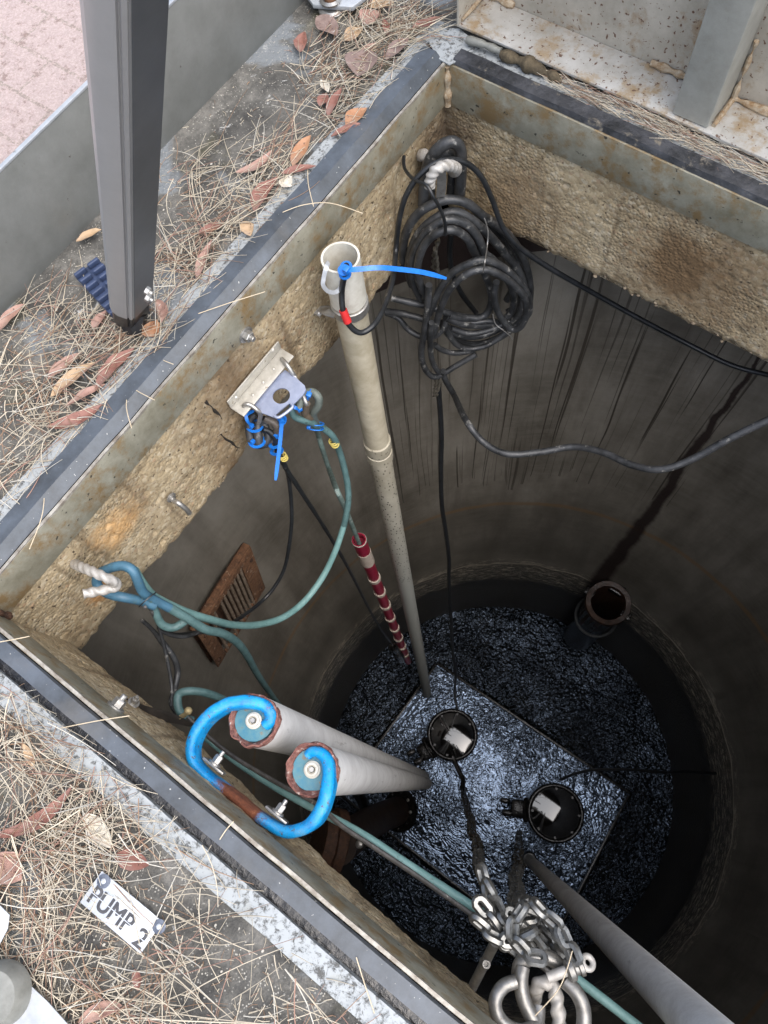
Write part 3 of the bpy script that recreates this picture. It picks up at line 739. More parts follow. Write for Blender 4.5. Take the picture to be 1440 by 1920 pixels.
for x, y in ((195, 1652), (299, 1737)):
    c = Z(x, y, .0118); bm = B(); lathe(bm, c, Z1, [(.0105, 0), (.0105, .002), (.0065, .0025)], 24); part('washer', bm, simple('dark_washer', (.08, .09, .12), (.14, .16, .2), 60, .4, .5), t)
    bm = B(); dome(bm, c + V((0, 0, .002)), Z1, .0045, .003); part('screw', bm, 'sign', t)
# stencil bridges are cut through the letters
bm = B(); box(bm, ctr + ax * -.014 - ay * .005 + V((0, 0, .01165)), ax, ay, Z1, .084, .0011, .0017); box(bm, ctr + ax * .050 - ay * .010 + V((0, 0, .01165)), ax, ay, Z1, .018, .0011, .0017)
part('stencil_bridge', bm, 'sign', t)

# ================================================================ TRIPOD LEG
def depth(x, y, d): return O3 + ray(x, y) * (d / F)
ft = Z(247, 590, .045); tp = depth(236, 0, .70); ld = (tp - ft).normalized(); tp = ft + ld * 1.25
t = thing('tripod_leg', 'grey grooved aluminium tripod leg with black foot standing on the concrete left of the hatch', 'tripod leg', ft - V((0, 0, .045)))
vw = (O3 - ft).normalized(); side = ld.cross(vw).normalized(); face = side.cross(ld).normalized()
# section in (along side, towards viewer)
sd = 1 if (proj(ft + side * .05)[0] > proj(ft)[0]) else -1
def sectl(pts): return [(b, a * sd) for a, b in pts]
prof = [(-.041, -.02), (-.040, .002), (-.036, .013), (-.026, .021), (-.009, .0265), (-.007, .0235), (-.0055, .0235), (-.004, .0275), (.001, .0275), (.0025, .024), (.005, .0235), (.037, -.014), (.038, -.038), (-.02, -.04)]
def lsweep(bm, a, b, pr, n=14):
    pts = [a + (b - a) * i / n for i in range(n + 1)]
    rings = []
    for p in pts: rings.append([bm.verts.new(p + side * (u * sd) + face * v) for u, v in pr])
    m = len(pr)
    for r0, r1 in zip(rings, rings[1:]):
        for j in range(m): bm.faces.new((r0[j], r0[(j + 1) % m], r1[(j + 1) % m], r1[j]))
    bm.faces.new(rings[0]); bm.faces.new(rings[-1][::-1]); bmesh.ops.recalc_face_normals(bm, faces=bm.faces[:])
bm = B(); lsweep(bm, ft + ld * .05, tp, prof); part('tube', bm, 'alu', t, ang=25)
bm = B(); lsweep(bm, ft + ld * .049, tp, [(.0045, .0245), (.0058, .0242), (.0385, -.0135), (.0395, -.037), (.0365, -.0375), (.0355, -.014)]); part('shade_overlay', bm, 'alushade', t, ang=25)  # dark cover over the leg's right face, shade painted in its colour
bm = B(); lsweep(bm, ft - ld * .02, ft + ld * .06, [(a * .9, b * .9) for a, b in prof]); part('boot', bm, 'plastic', t, ang=25)
bm = B(); a = Z(255, 628, 0.006); b = ft - ld * .02; lathe(bm, a, b - a, [(.014, 0), (.022, .012), (.034, (b - a).length)], 6); part('boot_tip', bm, 'plastic', t, ang=25)
# ribbed pad
pc = [Z(137, 515, .03), Z(172, 475, .03), Z(262, 560, .03), Z(225, 610, .03)]
u_ = (pc[3] - pc[0]).normalized(); v_ = Z1.cross(u_)
Lp = (pc[3] - pc[0]).length; Wp = (pc[1] - pc[0]).length
o_ = pc[0]
bm = B(); box(bm, o_ + u_ * Lp / 2 + v_ * Wp / 2 - V((0, 0, .008)), u_, v_, Z1, Lp, Wp, .008, .002)
pd = part('pad', bm, 'pad', t)
for i in range(8):
    bm = B(); x = .006 + i * Lp / 8
    for s0, s1 in ((.0, .45), (.55, 1)):
        box(bm, o_ + u_ * (x + .004) + v_ * Wp * (s0 + s1) / 2 + V((0, 0, .002)), u_, v_, Z1, .0085, Wp * (s1 - s0), .014, .003)
    part('rib', bm, 'pad', pd)
for x, y in ((271, 548), (272, 561)):
    bm = B(); p = depth(x, y - 6, 1.21); hexbolt(bm, p, (side * sd + face * .6), .007, .008, False); part('bolt', bm, 'steel', t, ang=25)

# ================================================================ LEVEL CONDUIT
def online(A_, B_, y):
    lo, hi = 0., 1.
    for _ in range(40):
        m = (lo + hi) / 2
        if proj(A_ + (B_ - A_) * m)[1] < y: lo = m
        else: hi = m
    return A_ + (B_ - A_) * lo
A_ = AX(638, 482, -.80); B_ = Z(801, 1300, -5.7); dd = (B_ - A_).normalized()
t = thing('conduit_pipe', 'tall grey plastic conduit pipe with open top, black specks lower down', 'pipe', A_)
J = online(A_, B_, 832)
bm = B(); pipe(bm, A_, A_ + dd * .14, .043, .038, 40); part('socket', bm, 'pvc', t)
for v in t.children[0].data.vertices: pass
bm = B(); pipe(bm, A_ + dd * .12, J, .0395, .034, 40); part('upper_pipe', bm, simple('yellowed_pvc', (.38, .33, .23), (.58, .53, .41), 9, .5, 0, .15, 120, (.16, .12, .07), 70, .7), t)
bm = B(); lathe(bm, J - dd * .03, dd, [(.039, 0), (.044, .005), (.044, .05), (.041, .07), (.044, .072), (.044, .12), (.039, .125)], 40); part('coupling', bm, 'specpipe', t)
bm = B(); cyl(bm, J, B_, .038, n=36); part('lower_pipe', bm, 'specpipe', t)
bm = B(); lathe(bm, A_ + dd * .155, dd, [(.0415, -.008), (.0455, -.006), (.0455, .018), (.0415, .02)], 40); cl = part('clamp_band', bm, 'steel', t)
cp = A_ + dd * .16; w0 = AX(597, 582, -.878)
bm = B(); strap(bm, [cp + V((-.01, -.044, .004)), cp + V((-.035, -.05, .006)), w0 + V((.03, .018, .004)), w0 + V((.006, .006, 0)), w0 + V((.004, -.014, 0))], .022, .004, up=V((0, .3, 1))); part('clamp_ear', bm, 'steel', cl)
bm = B(); dome(bm, w0 + V((.007, -.006, 0)), X1, .007, .006); part('screw', bm, 'steel', cl)
# slotted hanger ring hooked over the rim
hr = [V(AX(a, b, -.775)) for a, b in ((612, 500), (607, 520), (606, 535), (615, 546), (628, 548), (638, 540), (640, 526))]
bm = B(); strap(bm, [AX(616, 492, -.79)] + hr, .009, .003, up=V((.6, -.2, .75))); part('hanger_hook', bm, 'sign', t)

def ziptie(c, ax, r, w_=.008, tail=None, head=None, label='blue cable tie', tw=.008, th=.0016, group='blue cable ties', up=None, m='tie', rings=1, gap=.02):
    c = V(c); ax_ = V(ax).normalized()
    t = thing('cable_tie', label, 'cable tie', c, group)
    _, u, v = basis(ax)
    for k in range(rings):
        cc = c + ax_ * gap * k
        pts = [cc + (u * math.cos(a) + v * math.sin(a)) * r for a in [i * math.pi / 8 for i in range(16)]]
        bm = B(); strap(bm, pts, w_, .0022, up=ax_, k=0, closed=True); part('band', bm, m, t)
    hp = V(head) if head is not None else c + v * r
    bm = B(); box(bm, hp, ax_, v, u, w_ * 1.5, w_ * 1.5, w_ * 1.2, .0012); part('head', bm, m, t)
    if tail:
        bm = B(); pts = smooth([hp] + [V(p) for p in tail], 8); n = len(pts)
        sec = lambda i, N: [(-tw / 2 * (1 if i < n * .85 else 1 - .6 * (i - n * .85) / (n * .15)), -th / 2), (tw / 2 * (1 if i < n * .85 else 1 - .6 * (i - n * .85) / (n * .15)), -th / 2), (tw / 2 * (1 if i < n * .85 else 1 - .6 * (i - n * .85) / (n * .15)), th / 2), (-tw / 2 * (1 if i < n * .85 else 1 - .6 * (i - n * .85) / (n * .15)), th / 2)]
        sweep(bm, pts, sec, up=up if up is not None else V((.2, -.2, 1))); part('tail', bm, m, t)
    return t

# black sensor cable up out of the conduit, over the hook and away to the right
C0 = AN(646, 505, 1.19)
tz = thing('sensor_cable', 'slim black sensor cable looping from the conduit mouth over the corner hook', 'cable', C0)
pts = [A_ + V((.015, .0, -.06)), AN(650, 498, 1.065), AN(647, 512, 1.045), AN(641, 545, 1.04), AN(643, 580, 1.02), AN(654, 608, 1.005), AN(676, 624, 1.0), AN(702, 608, 1.02), AN(722, 570, 1.08), AN(737, 520, 1.17), AN(742, 470, 1.27), AN(748, 415, 1.28), AN(762, 365, 1.29), AN(790, 325, 1.30), AN(828, 302, 1.31), AN(868, 303, 1.32), AN(900, 328, 1.32), AN(922, 372, 1.32), AN(940, 420, 1.31), AN(960, 450, 1.3), Z(985, 472, -.42), Z(1035, 505, -.5), Z(1110, 548, -.62), Z(1200, 598, -.72), Z(1290, 645, -.8), Z(1370, 684, -.82), Z(1440, 703, -.8), Z(1540, 725, -.7)]
bm = B(); tube(bm, pts, [.0068] * 19 + [.0075] * 8, 10); part('cable', bm, 'black', tz)
a, b = AN(643, 581, 1.02), AN(652, 604, 1.007); bm = B(); tube(bm, [a, (a + b) / 2, b], .0095, 12); part('red_tape', bm, 'redtape', tz)
ziptie(AN(647, 514, 1.045), V((0.05, -.1, 1)), .0085, .010, None, None, 'thick blue cable tie doubled round the black cable at the conduit mouth', rings=2, gap=.016)
ziptie(AN(649, 500, 1.06), V((0.05, -.1, 1)), .0085, .010, [AN(670, 505, 1.03), AN(710, 502, 1.03), AN(750, 505, 1.04), AN(795, 511, 1.05), AN(837, 522, 1.06)], AN(650, 506, 1.035), 'long blue cable tie whose tail sticks out in front of the cable coil', tw=.0105, up=V((.1, -.5, .8)))

# ================================================================ CORNER: HOOK, CABLE COIL
def c5(x, y, d): return AN(700 + x / 3.84, 240 + y / 3.84, d)
t = thing('corner_hook', 'twisted pale metal hook high in the shaft corner holding the coiled cable', 'hook', AN(805, 300, 1.46))
bm = B(); tube(bm, [AX(788, 292, -.885), AX(795, 290, -.86), AN(800, 297, 1.46)], .0125, 14, twist=.13, turns=60); part('shank', bm, 'twist', t)
bm = B(); tube(bm, [AN(806, 350, 1.27), AN(807, 335, 1.27), AN(818, 318, 1.27), AN(840, 310, 1.28), AN(856, 316, 1.31), AN(850, 322, 1.40), AN(836, 300, 1.46)], .0115, 14, twist=.13, turns=60); part('bent_end', bm, 'twist', t)
bm = B(); strap(bm, [AN(826, 312, 1.31), AN(828, 340, 1.32), AN(826, 368, 1.33)], .022, .004, up=V((.7, -.7, 0))); part('hanging_link', bm, 'steel', t)

t = thing('cable_coil', 'heavy tangled coil of thick black pump cable hanging in the shaft corner', 'cable coil', AN(860, 500, 1.35))
def loop(pts, r, m='dusty', nm='cable_loop', closed=False, w_=.06):
    bm = B(); tube(bm, pts, r * .93, 12, closed, 7, wob=w_); return part(nm, bm, m, t)
# top loops hung over the hook
loop([c5(360, 560, 1.36), c5(372, 400, 1.38), c5(400, 250, 1.38), c5(470, 150, 1.38), c5(560, 100, 1.38), c5(625, 150, 1.38), c5(632, 300, 1.38), c5(620, 480, 1.38)], .0155)
loop([c5(410, 560, 1.40), c5(420, 300, 1.41), c5(500, 190, 1.41), c5(560, 200, 1.41), c5(575, 300, 1.41), c5(560, 500, 1.40)], .0145)
# big rings
def ell(cx, cy, rx, ry, d, rot=0, n=14, j=8, seed=0, dd=.03):
    q = random.Random(seed); out = []
    for i in range(n):
        a = 2 * math.pi * i / n; x = rx * math.cos(a) + q.uniform(-j, j); y = ry * math.sin(a) + q.uniform(-j, j)
        out.append(c5(cx + x * math.cos(rot) - y * math.sin(rot), cy + x * math.sin(rot) + y * math.cos(rot), d + dd * math.sin(a * 2 + seed)))
    return out
r_ = R_(0)
loop([c5(215, 960, 1.33), c5(215, 850, 1.33), c5(250, 720, 1.33), c5(330, 610, 1.33), c5(450, 540, 1.33), c5(560, 515, 1.33), c5(680, 545, 1.33), c5(800, 640, 1.34), c5(960, 760, 1.36), c5(1060, 900, 1.37), c5(1115, 1060, 1.37), c5(1125, 1220, 1.36), c5(1080, 1360, 1.35), c5(980, 1460, 1.34), c5(860, 1530, 1.33), c5(740, 1560, 1.32), c5(620, 1540, 1.31), c5(540, 1480, 1.30), c5(500, 1400, 1.30)], .0125)
loop([c5(280, 1130, 1.31), c5(255, 1020, 1.31), c5(275, 880, 1.31), c5(330, 760, 1.31), c5(420, 670, 1.31), c5(540, 610, 1.31), c5(640, 620, 1.31), c5(760, 700, 1.31), c5(860, 800, 1.32), c5(960, 920, 1.33), c5(1050, 1040, 1.33), c5(1085, 1180, 1.33), c5(1050, 1330, 1.32), c5(950, 1420, 1.31), c5(820, 1480, 1.30), c5(700, 1500, 1.29), c5(590, 1480, 1.28), c5(500, 1410, 1.28)], .0125)
loop([c5(345, 1230, 1.29), c5(290, 1120, 1.29), c5(275, 1000, 1.29), c5(300, 880, 1.29), c5(370, 760, 1.29), c5(470, 685, 1.285), c5(570, 660, 1.285), c5(680, 700, 1.285), c5(760, 800, 1.285), c5(800, 900, 1.29), c5(870, 960, 1.3), c5(950, 1060, 1.31), c5(1010, 1200, 1.31), c5(990, 1330, 1.3), c5(900, 1400, 1.29), c5(760, 1420, 1.28), c5(640, 1410, 1.27), c5(520, 1360, 1.27)], .012)
loop([c5(360, 1180, 1.27), c5(320, 1060, 1.27), c5(330, 930, 1.27), c5(390, 810, 1.27), c5(480, 750, 1.265), c5(580, 735, 1.265), c5(670, 790, 1.27), c5(720, 880, 1.28), c5(760, 960, 1.29), c5(830, 1120, 1.30), c5(850, 1250, 1.30), c5(800, 1350, 1.29), c5(680, 1370, 1.28), c5(540, 1350, 1.27)], .0115)
loop([c5(800, 640, 1.37), c5(920, 720, 1.38), c5(1010, 850, 1.38), c5(1060, 1000, 1.38), c5(1075, 1150, 1.37), c5(1040, 1280, 1.36), c5(960, 1330, 1.35)], .0125)
loop([c5(740, 640, 1.39), c5(860, 700, 1.39), c5(970, 830, 1.39), c5(1010, 980, 1.39), c5(1020, 1120, 1.39), c5(960, 1240, 1.38)], .0125)
# smaller front ring
loop([c5(430, 1500, 1.24), c5(455, 1400, 1.235), c5(500, 1260, 1.23), c5(560, 1150, 1.225), c5(660, 1060, 1.22), c5(780, 1020, 1.22), c5(900, 1050, 1.22), c5(1010, 1130, 1.225), c5(1090, 1230, 1.23), c5(1100, 1350, 1.235), c5(1050, 1440, 1.24), c5(980, 1440, 1.25), c5(900, 1330, 1.26), c5(870, 1210, 1.26), c5(885, 1110, 1.26)], .0105)
loop([c5(400, 1340, 1.25), c5(470, 1180, 1.245), c5(560, 1050, 1.24), c5(680, 980, 1.235), c5(800, 950, 1.235), c5(930, 1000, 1.24), c5(1030, 1090, 1.245), c5(1110, 1200, 1.25), c5(1120, 1330, 1.255), c5(1040, 1410, 1.26)], .0105)
loop([c5(130, 1225, 1.30), c5(220, 1245, 1.29), c5(330, 1270, 1.28), c5(460, 1305, 1.27), c5(600, 1350, 1.28), c5(740, 1370, 1.28)], .0105)
loop([c5(90, 1320, 1.31), c5(200, 1335, 1.29), c5(340, 1370, 1.27), c5(400, 1400, 1.26)], .0105)
loop([c5(90, 1330, 1.33), c5(180, 1370, 1.31), c5(250, 1450, 1.29), c5(340, 1500, 1.27), c5(440, 1500, 1.26), c5(505, 1440, 1.26), c5(520, 1380, 1.27)], .0095)
loop([c5(400, 1130, 1.25), c5(390, 1300, 1.245), c5(365, 1480, 1.24), c5(345, 1620, 1.24), c5(370, 1730, 1.24), c5(430, 1790, 1.24), c5(500, 1770, 1.24), c5(600, 1710, 1.25), c5(740, 1630, 1.26)], .0105)
loop([c5(420, 1400, 1.23), c5(410, 1560, 1.23), c5(425, 1680, 1.23), c5(470, 1760, 1.235)], .0095)
loop([c5(440, 1560, 1.26), c5(500, 1600, 1.26), c5(600, 1620, 1.26), c5(720, 1600, 1.27)], .0095)
loop([c5(345, 1150, 1.27), c5(375, 1200, 1.27), c5(365, 1225, 1.275)], .011, nm='cable_end')
loop([c5(560, 760, 1.40), c5(550, 900, 1.40), c5(570, 1050, 1.40), c5(640, 1200, 1.40), c5(740, 1330, 1.40)], .0085, 'black')
loop([c5(540, 1365, 1.28), c5(680, 1400, 1.28), c5(850, 1390, 1.28), c5(930, 1420, 1.28)], .0095)
loop([c5(560, 1440, 1.275), c5(700, 1480, 1.27), c5(850, 1450, 1.27), c5(980, 1390, 1.28)], .0095)
loop([c5(520, 1450, 1.26), c5(600, 1560, 1.26), c5(700, 1590, 1.26), c5(830, 1560, 1.26), c5(960, 1470, 1.27)], .0095)
# wire-braid cable grips
for pts in ([c5(470, 800, 1.36), c5(440, 900, 1.36), c5(430, 1010, 1.36)], [c5(440, 870, 1.35), c5(455, 960, 1.35), c5(460, 1040, 1.35)], [c5(455, 1780, 1.24), c5(450, 1850, 1.24), c5(440, 1930, 1.24)], [c5(480, 1780, 1.24), c5(470, 1850, 1.24), c5(455, 1930, 1.24)]):
    bm = B(); tube(bm, pts, .005, 8, twist=.5, turns=40); part('braided_grip', bm, 'braid', t)

def wire(pts, r, nm, lab, cat, m='black', group=None, n=8):
    bm = B(); tube(bm, pts, r, n); return solo(nm, bm, m, lab, cat, group)
wire([c5(220, 205, 1.40), c5(225, 290, 1.36), c5(290, 370, 1.30), c5(380, 410, 1.26), c5(430, 490, 1.24), c5(480, 580, 1.24), c5(515, 680, 1.24), c5(520, 770, 1.25)], .0042, 'binding_strap', 'black binding strap running from corner hook down over the coil', 'strap', group='black binding straps')
wire([c5(800, 650, 1.30), c5(825, 740, 1.29), c5(820, 850, 1.27), c5(805, 950, 1.20), c5(790, 1040, 1.20)], .0016, 'binding_strap', 'thin wire binding the right side of the coil halfway down', 'strap', 'steel', 'black binding straps')
wire([c5(860, 1340, 1.25), c5(880, 1410, 1.24), c5(940, 1460, 1.23), c5(990, 1500, 1.23), c5(1000, 1520, 1.24)], .0018, 'binding_strap', 'thin wire twisted round the lower right of the coil', 'strap', 'steel', 'black binding straps')
# cables leaving the coil
wire([c5(500, 1750, 1.24), AN(835, 712, 1.24), AN(852, 742, 1.24), Z(872, 785, -.78), Z(905, 828, -.8), Z(950, 851, -.8), Z(1010, 848, -.8), Z(1075, 838, -.78), Z(1130, 848, -.74), Z(1185, 872, -.7), Z(1240, 880, -.66), Z(1300, 860, -.62), Z(1365, 824, -.56), Z(1440, 788, -.5), Z(1520, 755, -.45)], .0102, 'pump_cable', 'thick grey black pump cable sagging from coil across the far shaft wall', 'cable', 'dusty', n=12)
a = AN(818, 715, 1.25); b = Z(857, 1335, -5.4); k = 16
wire([a + (b - a) * (i / k) + V((.006 * math.sin(i * 1.7), .008 * math.cos(i * 1.1), 0)) * (1 if i < k else 0) for i in range(k + 1)], .0098, 'pump_cable', 'black cable dropping straight from the coil to the upper pump', 'cable', 'black', n=10)
wire([Z(1052, 1462, -5.5), Z(1075, 1452, -5.45), Z(1110, 1444, -5.4), Z(1180, 1443, -5.3), Z(1240, 1448, -5.1), Z(1290, 1447, -4.8), Z(1350, 1450, -4.5), Z(1440, 1447, -4.1), Z(1520, 1450, -3.8)], .011, 'pump_cable', 'thin black cable running right from the lower pump', 'cable', 'black')

# ================================================================ BRACKET ON THE LEFT WALL
def c6(x, y): return (400 + x / 5.14, 640 + y / 5.14)
xw = -.872
p0, p1 = AX(*c6(130, 570), xw), AX(*c6(600, 0), xw)
zf = (AX(*c6(180, 660), xw).z + AX(*c6(650, 50), xw).z) / 2
f0, f1 = AX(*c6(180, 660), xw), AX(*c6(650, 50), xw); f0.z = f1.z = zf
t = thing('hanger_bracket', 'riveted steel angle with hanging bluish plate with a round hole', 'bracket', (f0 + f1) / 2)
yc, yl = (f0.y + f1.y) / 2, abs(f1.y - f0.y)
bm = B(); abox(bm, xw - .004, xw, yc - yl / 2, yc + yl / 2, zf + .0005, zf + .030, .0012); part('wall_leg', bm, 'angle', t)
bm = B(); abox(bm, xw - .003, xw + .038, yc - yl / 2, yc + yl / 2, zf - .004, zf, .0012); part('angle_leg', bm, 'angle', t)
for x, y in ((580, 265), (480, 392), (380, 515)):
    p = Z(*c6(x, y), zf + .0); bm = B(); dome(bm, p, Z1, .0045, .0035); part('rivet', bm, 'angle', t)
for x, y in ((575, 85), (222, 540)):
    p = AX(*c6(x, y), xw); bm = B(); dome(bm, p, X1, .0055, .004); part('rivet', bm, 'angle', t)
zp = zf - .012
poly = [Z(*c6(x, y), zp) for x, y in ((395, 615), (600, 350), (690, 275), (760, 318), (880, 425), (892, 465), (865, 515), (680, 700), (640, 742), (590, 735), (500, 700), (470, 690))]
def holed(bm, poly, circ, th):
    es = []
    for lp in [poly] + circ:
        vs = [bm.verts.new(p) for p in lp]; es += [bm.edges.new((vs[i], vs[(i + 1) % len(vs)])) for i in range(len(vs))]
    bmesh.ops.triangle_fill(bm, use_beauty=True, use_dissolve=False, edges=es)
    fs = bm.faces[:]; bmesh.ops.recalc_face_normals(bm, faces=fs)
    r = bmesh.ops.extrude_face_region(bm, geom=fs)
    for v in r['geom']:
        if isinstance(v, bmesh.types.BMVert): v.co.z -= th
    bmesh.ops.recalc_face_normals(bm, faces=bm.faces[:])
hc = Z(*c6(655, 525), zp); slot = []
for (cx, cy, a0) in ((625, 712, 1), (735, 620, 0)): pass
sA, sB = Z(*c6(620, 715), zp), Z(*c6(735, 618), zp); sd_ = (sB - sA).normalized(); sn = Z1.cross(sd_)
slot = [sA + (sn * math.cos(a) - sd_ * math.sin(a)) * .0052 for a in [i * math.pi / 6 for i in range(7)]] + [sB + (-sn * math.cos(a) + sd_ * math.sin(a)) * .0052 for a in [i * math.pi / 6 for i in range(7)]]
bm = B(); holed(bm, poly, [[hc + V((math.cos(a), math.sin(a), 0)) * .0205 for a in [i * math.pi / 14 for i in range(28)]], slot], .004); part('hanging_plate', bm, 'bracket', t, ang=25)
bm = B(); tube(bm, [sA - sd_ * .006 + sn * .006, sA - sn * .006, sB - sn * .0085, sB + sd_ * .006], .0038, 10); part('slot_rod', bm, 'bracket', t)
for nm, q in (('one', ((660, 170, .0), (690, 200, .008), (730, 255, .004), (765, 310, -.008), (790, 350, -.02), (880, 560, -.03), (905, 610, -.04))), ('two', ((290, 625, 0), (320, 605, .008), (370, 620, .004), (420, 660, -.004), (455, 700, -.02), (440, 780, -.05)))):
    bm = B(); tube(bm, [Z(*c6(x, y), zf + dz) for x, y, dz in q], .0052, 12); part('round_hook', bm, 'steel', t)

# hose ends and cables hanging from the bracket
def C6(x, y, z): return Z(*c6(x, y), z)
t = thing('hose_bundle', 'grey green probe hose looped through the bracket and down with yellow ring', 'hose', C6(960, 600, -.33))
def hose(pts, r, m, nm='hose', tw=0):
    bm = B(); tube(bm, pts, r, 12, wob=.05); return part(nm, bm, m, t)
hose([C6(820, 640, -.30), C6(850, 560, -.29), C6(890, 500, -.29), (C6(960, 490, -.30)), C6(1015, 545, -.31), C6(1010, 620, -.33), C6(965, 690, -.36), C6(975, 760, -.40), C6(1010, 800, -.44)], .0098, simple('grey_green_hose', (.07, .085, .075), (.14, .16, .14), 25, .55, 0, .4, 90))
hose([C6(800, 560, -.31), C6(755, 660, -.32), C6(790, 730, -.34), C6(880, 765, -.36), C6(960, 790, -.39), C6(990, 830, -.42)], .0085, 'green')
hose([C6(900, 600, -.30), C6(880, 690, -.34), C6(930, 740, -.37), C6(960, 700, -.38)], .009, simple('brown_link', (.1, .075, .05), (.19, .15, .11), 30, .6, .3), 'thimble')
gp = [C6(975, 800, -.42), AN(596, 812, 1.10), AN(604, 840, 1.10), AN(617, 880, 1.10), Z(632, 920, -.95), Z(648, 955, -1.15), Z(662, 990, -1.38), Z(674, 1020, -1.62)]
hose(gp, .0088, simple('chalky_hose', (.09, .14, .13), (.2, .27, .25), 30, .6, 0, .5, 80, (.4, .43, .4), 30, .62), 'probe_hose')
t = thing('teal_hose', 'long teal hose swinging from the bracket round to the twisted wall staple', 'hose', C6(1050, 850, -.43))
hose([C6(1000, 800, -.42), C6(1090, 860, -.46), C6(1160, 930, -.5), C6(1215, 1060, -.58)], .0092, 'green')
hose([C6(1215, 1060, -.58), Z(643, 868, -.63), Z(651, 905, -.7), Z(653, 940, -.76), Z(645, 985, -.84)], .0092, 'green')
hose([Z(645, 985, -.84), Z(628, 1035, -.9), Z(603, 1085, -.95), Z(570, 1128, -.95), Z(530, 1158, -.9), Z(485, 1171, -.8), Z(440, 1172, -.66), Z(395, 1162, -.52), Z(350, 1148, -.44), Z(310, 1130, -.38), Z(285, 1115, -.34), Z(265, 1090, -.29), Z(252, 1068, -.26)], [.0092, .0095, .0098, .01, .01, .01, .0098, .0098, .0098, .0098, .0098, .0098, .0098], 'green_lit')
for i in range(3):
    p = C6(1150 + i * 12, 960 + i * 17, -.515 - .006 * i); bm = B(); torus(bm, p, (C6(1215, 1060, -.58) - C6(1140, 930, -.5)), .0098, .0022, 16, 6); part('yellow_ring', bm, 'yellow', t)
t = thing('probe_cables', 'bundle of dark looped cables tied under the left bracket hook', 'cable bundle', C6(450, 880, -.34))
hose([C6(410, 700, -.31), C6(350, 760, -.32), C6(345, 880, -.34), C6(380, 980, -.36), C6(470, 1000, -.37), C6(530, 930, -.36), C6(500, 820, -.34), C6(470, 740, -.32)], .0095, 'dusty', 'cable_loop')
hose([C6(500, 740, -.31), C6(590, 790, -.32), C6(620, 850, -.34), C6(580, 930, -.37), C6(500, 990, -.39)], .0105, simple('dirty_brown_hose', (.04, .032, .025), (.12, .1, .08), 30, .5), 'cable_loop')
hose([C6(430, 780, -.33), C6(430, 880, -.34), C6(440, 990, -.36)], .011, 'dusty', 'cable_loop')
hose([C6(480, 850, -.33), C6(540, 870, -.34), C6(600, 940, -.36), C6(610, 1030, -.4), C6(650, 1120, -.45), C6(690, 1200, -.5)], .0075, 'black', 'cable_loop')
hose([C6(690, 1190, -.5), Z(541, 895, -.6), Z(546, 940, -.7), Z(546, 990, -.8), Z(535, 1060, -.95), Z(515, 1100, -1.0), Z(490, 1128, -1.0), Z(455, 1155, -.9), Z(415, 1178, -.7), Z(370, 1186, -.55), Z(325, 1190, -.45), Z(296, 1175, -.42)], .0058, 'black', 'thin_cable')
for i in range(3):
    bm = B(); torus(bm, C6(665 + i * 9, 1095 + i * 16, -.44 - .005 * i), C6(690, 1200, -.5) - C6(650, 1080, -.43), .0085, .0022, 14, 6); part('yellow_ring', bm, 'yellow', t)
a, b = C6(690, 1210, -.5), Z(735, 1208, -3.55)
t = thing('hanging_weight', 'thin rope with a small dark weight hanging beside the red probe', 'weight', b)
bm = B(); tube(bm, [a, a + (b - a) * .3 + V((.0, .01, 0)), a + (b - a) * .7 - V((.0, .01, 0)), b], .0062, 8, twist=.1, turns=30); part('rope', bm, 'black', t)
bm = B(); lathe(bm, b, V((.05, 0, -1)), [(.008, 0), (.02, .02), (.03, .08), (.03, .16), (.022, .22), (.03, .26), (.035, .45), (.03, .5)], 16); part('weight', bm, 'grime', t)
# blue ties round the bundles
ziptie(C6(925, 520, -.298), V((1, .3, -.2)), .0125, .008, None, C6(920, 515, -.285), 'blue cable tie at the top right of the grey green hose loop')
ziptie(C6(800, 625, -.31), V((.5, 1, 0)), .014, .008, [C6(790, 640, -.285), C6(740, 595, -.285)], C6(830, 650, -.30), 'blue cable tie bridging bracket plate and hose loop')
ziptie(C6(985, 790, -.405), V((.4, -.9, -.8)), .0195, .006, None, C6(920, 830, -.40), 'doubled blue cable tie round both hoses below the bracket', rings=2, gap=.012)
ziptie(C6(400, 815, -.33), V((.1, -.3, -1)), .018, .007, [C6(330, 770, -.30), C6(320, 710, -.29), C6(395, 668, -.285)], C6(370, 815, -.32), 'blue cable tie round the upper dark cable bundle', up=V((.3, .3, 1)))
ziptie(C6(420, 965, -.355), V((.1, -.3, -1)), .018, .007, None, C6(380, 968, -.345), 'blue cable tie round the bottom of the dark cable bundle')
ziptie(C6(595, 990, -.375), V((.3, -.4, -1)), .013, .009, None, C6(600, 910, -.35), 'blue cable tie round the cable beside the long hanging tail', rings=2, gap=.022)
ziptie(C6(660, 760, -.315), V((.3, .4, -1)), .010, .008, [C6(655, 850, -.32), C6(635, 1050, -.34), C6(600, 1340, -.36)], C6(660, 762, -.305), 'blue cable tie with a long tail hanging straight down under the bracket', tw=.0095, up=V((0, -.1, 1)))

